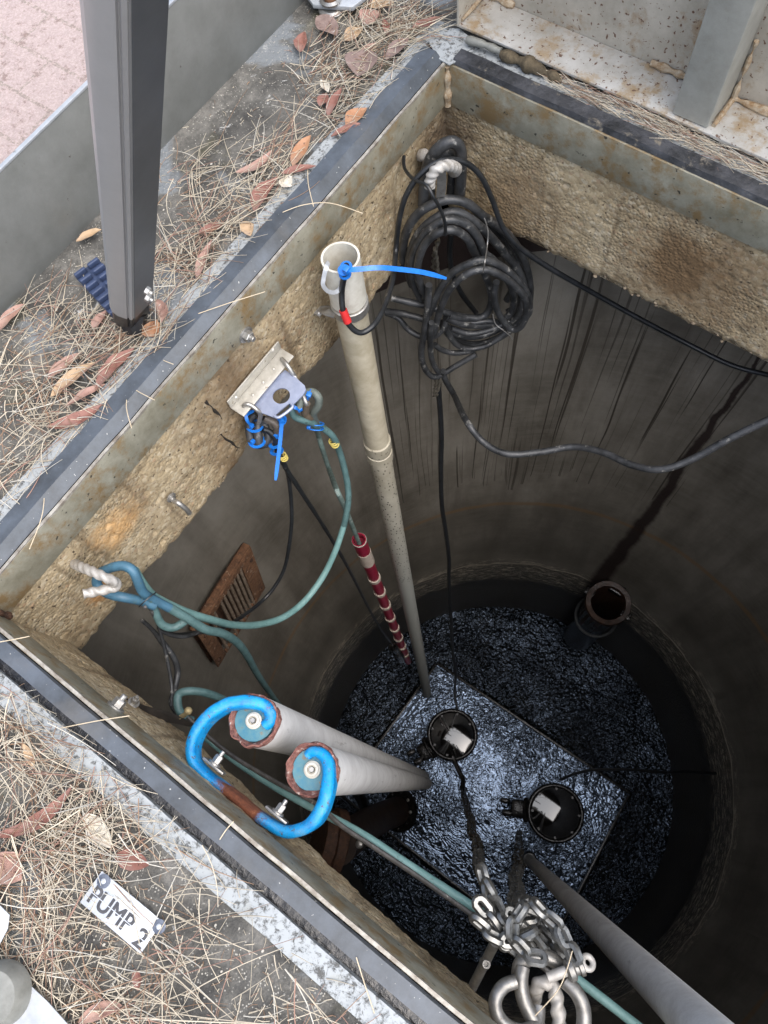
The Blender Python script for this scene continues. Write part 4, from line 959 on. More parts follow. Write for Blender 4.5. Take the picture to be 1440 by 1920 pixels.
# conduit-like red probe with cream bands
a, b = Z(673, 1012, -1.6), Z(765, 1240, -4.5); d = (b - a).normalized(); L = (b - a).length
t = thing('level_probe', 'dark red segmented level probe with cream bands hanging beside the conduit', 'level probe', b)
bm = B(); pipe(bm, a, a + d * .25, .029, .024, 28); part('collar', bm, 'red', t)
bm = B(); cyl(bm, a + d * .05, b, .0262, .024, 24); part('tube', bm, 'red', t)
bm = B(); lathe(bm, a + d * .0, d, [(.0295, -.002), (.031, 0), (.031, .01), (.0295, .012)], 24, False, False); part('band', bm, 'pvc', t)
for y, w_ in ((1043, .16), (1083, .04), (1109, .04), (1134, .04), (1157, .04), (1177, .04), (1195, .04), (1211, .04), (1225, .04)):
    p = online(a, b, y); bm = B(); lathe(bm, p, d, [(.027, -w_ / 2), (.0305, -w_ / 2 + .003), (.0305, w_ / 2 - .003), (.027, w_ / 2)], 24); part('band', bm, 'cream', t)

# ================================================================ LEFT WALL FITTINGS
t = thing('eye_bolt', 'bare steel bolt with washer bent out of the left concrete face', 'bolt', AX(320, 932, -.878))
c = AX(320, 932, -.876)
bm = B(); lathe(bm, c, X1, [(.013, 0), (.013, .003), (.009, .004), (.009, .007)], 24); part('washer', bm, 'steel', t)
bm = B(); tube(bm, [c, c + V((.012, -.002, -.002)), AX(334, 943, -.85), AX(347, 953, -.838), AX(355, 962, -.835)], .0062, 12); part('rod', bm, 'steel', t)

t = thing('wall_staple', 'twisted pale metal staple sticking out of the left wall near the corner', 'staple', AX(140, 1057, -.88))
bm = B(); tube(bm, [AX(136, 1055, -.887), AX(150, 1062, -.85), AX(172, 1071, -.81), AX(198, 1083, -.775), AX(216, 1092, -.765), AX(214, 1101, -.765), AX(196, 1106, -.775), AX(175, 1110, -.79), AX(156, 1114, -.80)], .0098, 14, twist=.12, turns=45, wob=.05); part('bar', bm, 'twist', t)

t = thing('blue_hose', 'blue and teal hose hooked through the twisted wall staple', 'hose', Z(190, 1080, -.2))
hose([Z(290, 1136, -.30), Z(262, 1126, -.27), Z(232, 1120, -.24), Z(205, 1114, -.235), Z(188, 1104, -.23), Z(181, 1090, -.22), Z(188, 1075, -.205), Z(210, 1064, -.19), Z(232, 1061, -.185), Z(249, 1070, -.19), Z(258, 1088, -.21), Z(268, 1110, -.25), Z(288, 1124, -.29), Z(318, 1140, -.33)], .0105, 'bluehose')
hose([Z(318, 1140, -.33), Z(350, 1158, -.37), Z(385, 1180, -.43), Z(418, 1188, -.5), Z(445, 1205, -.6), Z(465, 1232, -.75), Z(485, 1268, -1.0), Z(520, 1318, -1.5), Z(545, 1350, -2.0)], [.0105, .0105, .0105, .0105, .0105, .0102, .01, .01, .01], 'green')
hose([Z(285, 1128, -.30), Z(292, 1150, -.33), Z(305, 1172, -.36), Z(328, 1176, -.38), Z(352, 1160, -.38)], .0095, 'green')
ziptie(Z(277, 1124, -.275), V((1, -.2, -.4)), .022, .005, None, Z(272, 1138, -.26), 'thin black cable tie round the doubled blue hose', m='black', group='black cable ties')

t = thing('frayed_cables', 'dark slim cables dangling below the staple down to the flat bar', 'cable', Z(300, 1200, -.45))
hose([Z(266, 1163, -.36), Z(285, 1180, -.4), Z(305, 1205, -.44), Z(325, 1232, -.47), Z(333, 1258, -.5), Z(328, 1290, -.5), Z(322, 1318, -.48), Z(335, 1338, -.47), Z(360, 1358, -.46)], [.005] * 2 + [.0075] * 7, 'dusty', 'cable')
hose([Z(281, 1140, -.30), Z(296, 1170, -.36), Z(307, 1210, -.42), Z(316, 1250, -.46), Z(322, 1290, -.48), Z(321, 1325, -.47)], .0042, 'dusty', 'cable')
hose([Z(300, 1182, -.38), Z(325, 1192, -.42), Z(350, 1193, -.46), Z(385, 1183, -.52), Z(420, 1190, -.6)], .0048, 'dusty', 'cable')

# rusty louvred plate on the shaft wall
g0 = [AC(452, 1030, SR - .04), AC(516, 1084, SR - .04), AC(414, 1240, SR - .04), AC(353, 1212, SR - .04)]
t = thing('rusty_grating', 'rusty brown louvred grating plate fixed to the shaft wall on the left', 'grating', sum(g0, V()) / 4)
ge = ((g0[3] - g0[0]) + (g0[2] - g0[1])) / 2; gw = ((g0[1] - g0[0]) + (g0[2] - g0[3])) / 2
gc = sum(g0, V()) / 4; gn = ge.cross(gw).normalized()
if gn.dot(O3 - gc) < 0: gn = -gn
gl, gww = ge.length * .93, gw.length * .86; gex, gwy = ge.normalized(), gn.cross(ge.normalized())
if gwy.dot(gw) < 0: gwy = -gwy
bm = B()
for a0, a1 in ((-.5, -.30), (.34, .5)): box(bm, gc + gex * gl * (a0 + a1) / 2, gex, gwy, gn, gl * (a1 - a0), gww, .008, .002)
part('end_plate', bm, 'rusto', t)
bm = B(); box(bm, gc - gwy * gww * .44, gex, gwy, gn, gl * .66, gww * .12, .010, .002); part('side_bar', bm, 'rusto', t); bm = B(); box(bm, gc + gwy * gww * .46, gex, gwy, gn, gl * .66, gww * .08, .010, .002); part('side_bar', bm, 'rusto', t)
bm = B(); box(bm, gc - gwy * gww * .51 - gn * .014, gex, gwy, gn, gl, .006, .028, .001); part('side_plate', bm, 'rusto', t)
for i in range(10):
    if i == 7: continue
    p = gc + gex * gl * (-.27 + i * .062); bm = B(); cyl(bm, p - gwy * gww * .42, p + gwy * gww * .46, .0075, n=12); part('louvre', bm, simple('tan_rust', (.12, .085, .055), (.27, .21, .16), 45, .8, .1, .8, 80), t)
for x, y in ((-.44, -.3), (-.42, .38), (.44, -.3), (.45, .38)):
    bm = B(); dome(bm, gc + gex * gl * x + gwy * gww * y + gn * .004, gn, .010, .008); part('bolt', bm, 'rustd', t)
bm = B(); box(bm, gc - gn * .035, gex, gwy, gn, gl * .98, gww * .98, .004); part('back_plate', bm, 'rustd', t)

# dark flat bar bolted to the near slab face
a = AY(228, 1303, OY0 - .02); b = Z(372, 1352, -.40)
t = thing('flat_bar', 'dark tapering flat bar bolted under the near edge left of the guide rails', 'bar', a)
bm = B(); prism(bm, [Z(255, 1316, -.30), Z(275, 1324, -.33), Z(325, 1338, -.37), Z(372, 1362, -.40), Z(352, 1362, -.41), Z(300, 1352, -.38), Z(262, 1335, -.34), Z(222, 1303, -.27)], V((0, 0, -.006)), .001); part('bar', bm, simple('slate_steel', (.045, .042, .042), (.085, .078, .075), 20, .5, .2, .3, 90), t)
bm = B(); hexbolt(bm, Z(250, 1318, -.285), V((.2, .7, .7)), .0085, .014); part('bolt', bm, 'steel', t, ang=25)
bm = B(); tube(bm, [Z(338, 1345, -.39), Z(346, 1340, -.38), Z(352, 1335, -.37)], .0055, 8); dome(bm, Z(353, 1333, -.365), V((.2, 0, 1)), .009, .007); part('brass_stud', bm, simple('dull_brass', (.35, .27, .13), (.5, .42, .25), 40, .5, .5), t)

# cables along the near edge
t = thing('edge_hose', 'teal hose running along below the near slab edge behind the blue bracket', 'hose', Z(350, 1330, -.42))
hose([Z(362, 1352, -.44), Z(345, 1345, -.43), Z(334, 1325, -.42), Z(335, 1303, -.42), Z(352, 1296, -.42), Z(380, 1298, -.44), Z(410, 1308, -.48), Z(440, 1325, -.55)], [.0095] * 8, 'green')
hose([Z(350, 1350, -.46), Z(400, 1395, -.47), Z(460, 1440, -.47), Z(540, 1490, -.46), Z(625, 1535, -.44), Z(680, 1565, -.43), Z(760, 1618, -.42), Z(840, 1670, -.42), Z(905, 1712, -.43), Z(1000, 1775, -.43), Z(1090, 1842, -.42), Z(1180, 1912, -.41), Z(1260, 1975, -.4)], [.0075, .0075, .0078, .008, .0088, .009, .009, .009, .009, .009, .009, .009, .009], 'green_lit')
wire([Z(352, 1345, -.42), Z(395, 1385, -.43), Z(440, 1420, -.43), Z(520, 1468, -.42), Z(590, 1505, -.41), Z(640, 1548, -.40), Z(700, 1588, -.40), Z(790, 1648, -.41), Z(880, 1712, -.42), Z(960, 1772, -.43), Z(1040, 1830, -.43)], .0052, 'edge_cable', 'thin dark speckled cable running along below the near slab edge', 'cable', simple('speckled_dark_cable', (.03, .028, .026), (.09, .085, .08), 50, .5, spot=(.4, .38, .33), sscale=60, sth=.66))

# ================================================================ GUIDE RAILS AND BLUE BRACKET
def rail(top, bot, lab):
    t = thing('guide_rail', lab, 'guide rail', top, 'pale grey guide rails held by the blue bracket')
    d = (bot - top).normalized()
    bm = B(); lathe(bm, top, d, [(.049, .012), (.049, (bot - top).length)], 40, False, True); part('rail_pipe', bm, 'rail', t)
    bm = B(); lathe(bm, top, d, [(.0495, .02), (.0505, .008), (.049, -.002), (.046, -.003), (.040, .006), (.038, .014)], 56, False, False, wob=.005); part('rusty_lip', bm, 'rustend', t)
    bm = B(); lathe(bm, top, -d, [(.040, -.014), (.0385, -.007), (.001, -.006)], 32, False, False); part('end_disc', bm, 'teal', t)
    c = top - d * -.004; bm = B(); lathe(bm, c, -d, [(.016, -.004), (.016, .003), (.0125, .004), (.0125, .009), (.0085, .0095), (.0085, .004), (.001, .003)], 28); part('washer', bm, 'pvc', t)
    bm = B(); lathe(bm, c, -d, [(.0062, 0), (.0062, .009), (.005, .011)], 6); part('bolt', bm, 'steel', t)
    return t
rail(Z(475, 1351, -.2), Z(796, 1457, -5.9), 'white grey guide rail with rusty ring end, farther from the near edge')
rail(Z(585, 1443, -.2), Z(801, 1469, -5.9), 'white grey guide rail with rusty ring end, nearer the hanging chains')
def c7(x, y, z): return Z(320 + x / 2.88, 1280 + y / 2.88, z)
t = thing('rail_bracket', 'bright blue curled bracket with a rusted middle holding both guide rails', 'bracket', c7(330, 600, -.2))
pts = [c7(498, 235, -.19), c7(528, 205, -.188), c7(528, 160, -.185), c7(490, 118, -.178), c7(400, 100, -.17), c7(300, 112, -.165), c7(205, 165, -.16), c7(135, 245, -.158), c7(100, 340, -.158), c7(112, 430, -.16), c7(175, 500, -.163), c7(255, 560, -.165), c7(340, 625, -.165), c7(430, 700, -.165), c7(520, 765, -.165), c7(600, 805, -.163), c7(680, 800, -.16), c7(755, 760, -.158), c7(805, 690, -.16), c7(835, 600, -.163), c7(848, 500, -.17), c7(838, 420, -.178), c7(800, 378, -.183), c7(755, 375, -.187), c7(728, 398, -.19)]
sp = smooth(pts, 6)
def rsec(wd, hg, b=.006):
    return [(-wd / 2, -hg), (-wd / 2, -b), (-wd / 2 + b * .3, -b * .3), (-wd / 2 + b, 0), (wd / 2 - b, 0), (wd / 2 - b * .3, -b * .3), (wd / 2, -b), (wd / 2, -hg)]
n_ = len(sp)
bm = B(); sweep(bm, sp, lambda i, n: rsec(.0205 + .004 * math.sin(i * .07), .016 + .03 * min(1, min(i, n - 1 - i) / 25), .008), up=Z1)
for v in bm.verts: v.co += V((noise.noise(v.co * 40), noise.noise(v.co * 40 + V((3, 0, 0))), noise.noise(v.co * 40 + V((0, 3, 0))))) * .0012
part('curled_bar', bm, 'blue', t, ang=50)
for x, y in ((235, 440), (575, 705)):
    p = c7(x, y, -.185); bm = B(); box(bm, p - V((0, .004, .01)), X1, Y1, Z1, .05, .005, .022, .001); hexbolt(bm, p, Y1, .0085, .016, True); part('fixing_bolt', bm, 'steel', t, ang=25)

# slanting guide pipe bottom right
a, b = Z(1307, 1920, -.3), Z(991, 1611, -5.55); d = (a - b).normalized()
t = thing('slanting_pipe', 'pale grey pipe slanting from bottom right corner down to lower pump', 'pipe', b)
bm = B(); cyl(bm, b, a + d * .5, .041, n=40); part('pipe', bm, 'rail', t)
bm = B(); lathe(bm, b - d * .08, d, [(.05, 0), (.065, .03), (.065, .16), (.05, .2)], 24); part('lower_socket', bm, 'grime', t)

# ================================================================ PUMPS AND PIPES BELOW
def pump(c, r, lab, turn):
    t = thing('submersible_pump', lab, 'pump', V((c.x, c.y, ZW - .05)), 'black submersible pumps standing in the pool')
    zt = c.z
    bm = B(); lathe(bm, V((c.x, c.y, ZW - .05)), Z1, [(r * 1.02, 0), (r * 1.02, zt - ZW - .05), (r, zt - ZW), (r * .94, zt - ZW + .05)], 48, True, True, wob=.006); part('housing', bm, 'grime', t)
    bm = B(); rr = r * .86; R0 = 1.0; pr = []
    for i in range(9):
        q = rr * (1 - i / 8.3); pr.append((q, .05 + math.sqrt(R0 * R0 - q * q) - math.sqrt(R0 * R0 - rr * rr) + .01))
    lathe(bm, V((c.x, c.y, zt)), Z1, pr, 48); part('glossy_cap', bm, simple('glossy_black_cap', (.006, .006, .007), (.008, .008, .009), 10, .05, 0, .02, 60, spec=1, rv=.02), t)
    bm = B(); torus(bm, (c.x, c.y, zt + .05), Z1, r * .96, .018, 40, 10); part('rim_ring', bm, 'grime', t)
    for i in range(8):
        a = i * math.pi / 4 + turn; bm = B(); hexbolt(bm, (c.x + math.cos(a) * r * .84, c.y + math.sin(a) * r * .84, zt + .05), Z1, .012, .014, False); part('cap_bolt', bm, 'grime', t, ang=25)
    bm = B(); a = turn; d = V((math.cos(a), math.sin(a), 0)); s = V((-d.y, d.x, 0)); q = V((c.x, c.y, zt + .06))
    tube(bm, [q + d * r * 1.0 - s * .07, q + d * r * 1.15 - s * .07 + V((0, 0, .08)), q + d * r * 1.15 + s * .07 + V((0, 0, .08)), q + d * r * 1.0 + s * .07], .014, 8); part('lifting_bail', bm, 'grime', t)
    bm = B(); m = V((c.x, c.y, zt - .1)) + d * r * 1.25
    box(bm, m, d, s, Z1, r * .7, .14, .16, .03); box(bm, m + d * .1 + s * .04, d, s, Z1, .09, .05, .22, .02); box(bm, m + d * .12 - s * .05, d, s, Z1, .08, .04, .18, .015); part('guide_claw', bm, 'grime', t)
    return t
pump(Z(848, 1378, -5.35), .2, 'black round submersible pump in the upper left half of the pool', R_(-115))
pump(Z(1040, 1524, -5.35), .215, 'black round submersible pump in the lower right half of the pool', R_(-150))

t = thing('discharge_pipe', 'dark rusty discharge pipe with a large bolted flange under the blue bracket', 'pipe', Z(640, 1590, -3.4))
a, b = Z(600, 1608, -3.1), Z(762, 1512, -4.9); d = (b - a).normalized()
fl = Z(634, 1586, -3.3); fd = V((.85, .35, -.4)).normalized()
bm = B(); lathe(bm, fl, fd, [(.165, -.12), (.17, -.11), (.17, -.06), (.19, -.055), (.19, 0), (.183, .004)], 48, True, True, wob=.004); part('flange', bm, 'rustd', t)
bm = B(); tube(bm, [fl, Z(672, 1558, -3.9), Z(710, 1535, -4.5), Z(745, 1520, -5.0)], .105, 24); part('pipe', bm, simple('dark_brown_iron', (.02, .012, .009), (.05, .03, .02), 12, .55, .1, .6, 50), t)
q = Z(745, 1520, -5.0); bm = B(); lathe(bm, q, V((.5, .3, -.8)), [(.15, 0), (.155, .01), (.155, .05), (.1, .06)], 32, True, True, wob=.004); lf = part('lower_flange', bm, 'grime', t)
for i in range(9):
    _, u, v = basis(V((.5, .3, -.8))); a_ = i * math.pi * 2 / 9; bm = B(); dome(bm, q + (u * math.cos(a_) + v * math.sin(a_)) * .13, V((-.5, -.3, .8)), .014, .012); part('flange_bolt', bm, 'steel' if i % 4 == 0 else 'grime', lf)
bm = B(); dome(bm, Z(674, 1583, -3.0), V((0, 0, 1)), .022, .012); part('flange_bolt', bm, 'steel', t)
bm = B(); tube(bm, [Z(670, 1480, -4.2), Z(682, 1508, -4.6), Z(700, 1540, -5.2)], .04, 16); part('riser', bm, 'grime', t)

t = thing('overflow_pipe', 'rusty open mouthed overflow pipe standing against the far shaft wall', 'pipe', Z(1085, 1192, -5.3))
a, b = Z(1141, 1130, -3.95), Z(1085, 1192, -5.5); d = (b - a).normalized()
bm = B(); lathe(bm, a, d, [(.112, .9), (.112, .02), (.118, .004), (.15, .0), (.155, .012), (.155, .04), (.125, .045), (.125, .6)], 40, False, False, wob=.004); part('mouth', bm, simple('wet_blackened_rust', (.014, .009, .007), (.06, .03, .018), 30, .4, .1, .8, 60, dist=.004), t)
bm = B(); lathe(bm, a + d * .045, d, [(.125, 0), (.128, 1.5)], 32, False, False); part('pipe', bm, 'grime', t)
for s_ in (-1, 1):
    bm = B(); m = a + V((s_ * .14, s_ * .0, -.02)); box(bm, m, X1, Y1, d, .07, .05, .02, .006); part('lug', bm, 'grime', t)
bm = B(); torus(bm, a + d * .55, d, .15, .012, 30, 8); part('clamp_ring', bm, simple('dull_wet_ring', (.06, .065, .07), (.12, .125, .13), 30, .3, .5), t)
bm = B(); p = AC(1160, 1085); abox(bm, a.x - .05, a.x + .05, a.y + .1, p.y + .03, a.z - .1, a.z - .04, .01); part('wall_bracket', bm, 'grime', t)

# ================================================================ CHAINS AND SHACKLE
def chainlinks(bm, path, L, W, r, tilt=0, jit=0, seed=1, k=8):
    q = random.Random(seed); pts = smooth(path, k) if k else path
    acc = [0]
    for a, b in zip(pts, pts[1:]): acc.append(acc[-1] + (b - a).length)
    step = L - 2 * r * 1.05; n = int(acc[-1] / step); j = 0
    for i in range(n + 1):
        s = i * step
        while j < len(acc) - 2 and acc[j + 1] < s: j += 1
        f = (s - acc[j]) / max(1e-9, acc[j + 1] - acc[j]); p = pts[j] + (pts[j + 1] - pts[j]) * min(1, f); tg = (pts[j + 1] - pts[j]).normalized()
        _, u, v = basis(tg); a = tilt + (math.pi / 2 if i % 2 else 0) + q.uniform(-jit, jit)
        w_ = u * math.cos(a) + v * math.sin(a); tg = (tg + V((q.uniform(-jit, jit), q.uniform(-jit, jit), q.uniform(-jit, jit))) * .35).normalized(); w_ = (w_ - tg * w_.dot(tg)).normalized()
        hl, hw = L / 2 - r, W / 2 - r; loop_ = []
        for m in range(12):
            an = 2 * math.pi * m / 12
            loop_.append(p + tg * (math.copysign(hl - hw, math.cos(an)) + hw * math.cos(an)) + w_ * hw * math.sin(an))
        tube(bm, loop_, r, 6, True, 0)
def hang(px, z0, px1, z1, n=10):
    a, b = Z(*px, z0), Z(*px1, z1); return [a + (b - a) * (i / n) + V((.006 * math.sin(i * 2.1), .006 * math.cos(i * 1.7), 0)) * (0 < i < n) for i in range(n + 1)]
t = thing('lifting_chain', 'steel lifting chain going down to the upper pump, left of the pair', 'chain', Z(930, 1740, -.35), 'lifting chains hung from the shackle')
for sd_, (dx, dy) in enumerate(((0, 0), (7, 4))):
    bm = B(); chainlinks(bm, [Z(1015 + dx, 1790, -.28), Z(975 + dx, 1755, -.33), Z(940, 1740 + dy * 2, -.37), Z(918 + dx, 1700 + dy, -.5)] , .05, .034, .0068, .3 + sd_, .35, 5 + sd_); part('chain_strand', bm, 'chainm', t)
    bm = B(); hp_ = hang((918 + dx, 1700 + dy), -.5, (866 + dx * .5, 1480), -5.3, 16); chainlinks(bm, hp_[:4], .05, .034, .0068, .3 + sd_, .25, 45 + sd_, 0); part('chain_strand', bm, 'chainm', t); bm = B(); chainlinks(bm, hp_[3:], .05, .034, .0068, .3 + sd_, .25, 15 + sd_, 0); part('hanging_strand', bm, 'wetchain', t)
bm = B(); tube(bm, [Z(866, 1480, -5.2), Z(868, 1462, -5.25), Z(858, 1440, -5.28), Z(850, 1420, -5.3), Z(846, 1405, -5.28)], .02, 8); part('chain_hook', bm, 'grime', t)
t = thing('lifting_chain', 'steel lifting chain going down to the lower pump, right of the pair', 'chain', Z(975, 1700, -.4), 'lifting chains hung from the shackle')
for sd_, (dx, dy) in enumerate(((0, 0), (9, -3))):
    bm = B(); chainlinks(bm, [Z(1045 + dx, 1790 + dy, -.28), Z(1030 + dx, 1755 + dy, -.31), Z(1005 + dx, 1715 + dy, -.33), Z(985 + dx, 1700 + dy, -.36), Z(968 + dx, 1712, -.42), Z(962, 1690, -.6)], .05, .034, .0068, .1 + sd_, .4, 25 + sd_); part('chain_strand', bm, 'chainm', t)
    bm = B(); hp_ = hang((962 + dx, 1690), -.6, (972 + dx * .4, 1560), -5.2, 16); chainlinks(bm, hp_[:4], .05, .034, .0068, .3 + sd_, .25, 47 + sd_, 0); part('chain_strand', bm, 'chainm', t); bm = B(); chainlinks(bm, hp_[3:], .05, .034, .0068, .3 + sd_, .3, 35 + sd_, 0); part('hanging_strand', bm, 'wetchain', t)
t = thing('slack_chain', 'heap of slack shiny chain links gathered above the big shackle', 'chain', Z(1020, 1740, -.3))
for k_, pp in enumerate((((1000, 1712), (1025, 1735), (1045, 1765), (1055, 1795)), ((975, 1735), (1000, 1755), (1022, 1785), (1030, 1810)), ((925, 1722), (938, 1745), (955, 1765), (985, 1775), (1010, 1790)), ((990, 1700), (1000, 1735), (1030, 1760), (1062, 1790)), ((948, 1750), (965, 1775), (1000, 1800)), ((930, 1700), (955, 1712), (985, 1722), (1010, 1715)), ((1000, 1700), (1022, 1712), (1045, 1745), (1050, 1775)), ((960, 1720), (985, 1745), (1005, 1770), (1020, 1795)), ((905, 1640), (915, 1680), (925, 1720), (935, 1752)), ((918, 1665), (930, 1700), (948, 1735), (965, 1760)), ((1010, 1702), (1040, 1730), (1058, 1760), (1075, 1790)), ((905, 1700), (930, 1735), (950, 1770)), ((900, 1730), (925, 1755), (960, 1762), (990, 1750)), ((975, 1710), (960, 1745), (985, 1785), (1020, 1800)))):
    bm = B(); chainlinks(bm, [Z(x, y, -.26 + .012 * k_) for x, y in pp], .042, .030, .0065, k_ * .7, .5, 50 + k_); part('chain_strand', bm, 'chainm', t)

def c8(x, y, z): return Z(780 + x / 3, 1540 + y / 3, z)
t = thing('bow_shackle', 'large dull steel bow shackle with screw pin at the bottom edge', 'shackle', c8(750, 900, -.2))
bm = B(); tube(bm, [c8(590, 960, -.19), c8(575, 860, -.185), c8(600, 790, -.18), c8(680, 760, -.175), c8(760, 775, -.175), c8(820, 830, -.18), c8(860, 900, -.185)], [.010, .012, .0125, .0125, .0125, .012, .010], 16); part('bow', bm, 'shackle', t)
bm = B(); tube(bm, [c8(600, 820, -.175), c8(590, 900, -.17), c8(605, 1000, -.17), c8(650, 1100, -.17), c8(720, 1200, -.17)], .012, 16); part('bow', bm, 'shackle', t)
bm = B(); tube(bm, [c8(840, 900, -.16), c8(900, 960, -.155), c8(940, 1050, -.155), c8(940, 1160, -.155), c8(900, 1260, -.155)], .012, 16); part('bow', bm, 'shackle', t)
bm = B(); cyl(bm, c8(740, 880, -.15), c8(905, 818, -.15), .0085); part('pin', bm, 'twist', t)
a, b = c8(845, 842, -.15), c8(925, 812, -.15); bm = B(); lathe(bm, a, b - a, [(.012, 0), (.018, .004), (.018, .012), (.012, .015), (.012, .02), (.016, .022), (.016, .028), (.010, .03)], 24); part('pin_collar', bm, 'shackle', t)
bm = B(); torus(bm, c8(965, 795, -.15), V((.1, .5, .85)), .0095, .0052, 20, 10); cyl(bm, b, c8(945, 803, -.15), .006); part('pin_eye', bm, 'twist', t)
t = thing('steel_ring', 'plain dull steel ring leaning on the slab edge beside the shackle', 'ring', c8(500, 980, -.15))
bm = B(); tube(bm, [c8(560, 900, -.15), c8(490, 930, -.145), c8(448, 1000, -.14), c8(455, 1080, -.14), c8(510, 1150, -.14), c8(600, 1180, -.15), c8(680, 1130, -.17), c8(690, 1040, -.18)], .011, 16); part('ring', bm, 'shackle', t)
t = thing('twisted_hook', 'twisted rod hook passing up through the big shackle', 'hook', c8(780, 1000, -.18))
bm = B(); tube(bm, [c8(665, 1000, -.22), c8(680, 930, -.19), c8(720, 905, -.18), c8(770, 925, -.18), c8(790, 1000, -.18), c8(800, 1080, -.18), c8(805, 1180, -.19), c8(800, 1260, -.22)], .0115, 14, twist=.13, turns=45); part('rod', bm, 'twist', t)
t = thing('support_rod', 'short steel rod with a round stud bridging the slab edge and the chains', 'rod', Z(890, 1855, -.35))
bm = B(); cyl(bm, Z(882, 1858, -.44), Z(928, 1768, -.33), .0095, n=20); part('rod', bm, 'steel', t)
bm = B(); lathe(bm, Z(909, 1805, -.37), V((.1, .1, 1)), [(.009, -.01), (.009, .014), (.0075, .018), (.004, .018), (.003, .014)], 20); part('stud', bm, 'steel', t)

# ================================================================ LITTER
def leaf(x, y, L, ang, W, mt, lab, bend=.35, z=.019, curl=.25):
    a = R_(ang); L0 = L * .00098; c = Z(x, y, z); d2 = Z(x + math.cos(a) * 10, y + math.sin(a) * 10, z) - c; d2.normalize(); s2 = Z1.cross(d2)
    bm = B(); n = 14; q = random.Random(int(x * 7 + y)); tw = q.uniform(-.5, .5); rows = []
    for i in range(n + 1):
        t_ = i / n; u = t_ - .5; off = bend * L0 * (.25 - u * u) * 1.0
        w_ = W * .00068 * (max(0.0, math.sin(math.pi * min(1, t_ * 1.02)))**.75) * (1 + .15 * noise.noise(V((t_ * 5, x, y)))) + .0004
        cc = c + d2 * (u * L0) + s2 * off + Z1 * (curl * L0 * (u * u) * .9 + .004 * noise.noise(V((t_ * 3, y, x))) - .004)
        row = []
        for k in range(5):
            v = k / 2 - 1; roll = tw * u * 1.6
            row.append(cc + s2 * (v * w_ * math.cos(roll)) + Z1 * (v * w_ * math.sin(roll) + abs(v) * w_ * .45 + .0008 * noise.noise(V((t_ * 14, k, x)))))
        rows.append(row)
    top = [[bm.verts.new(p) for p in r] for r in rows]; bot = [[bm.verts.new(p - Z1 * .0004) for p in r] for r in rows]
    for g_, fl in ((top, 0), (bot, 1)):
        for i in range(n):
            for k in range(4):
                f = (g_[i][k], g_[i + 1][k], g_[i + 1][k + 1], g_[i][k + 1]); bm.faces.new(f[::-1] if fl else f)
    for i in range(n):
        bm.faces.new((top[i][0], bot[i][0], bot[i + 1][0], top[i + 1][0])); bm.faces.new((top[i][4], top[i + 1][4], bot[i + 1][4], bot[i][4]))
    solo('leaf', bm, mt, lab, 'leaf', 'fallen leaves on the concrete', ang=60)
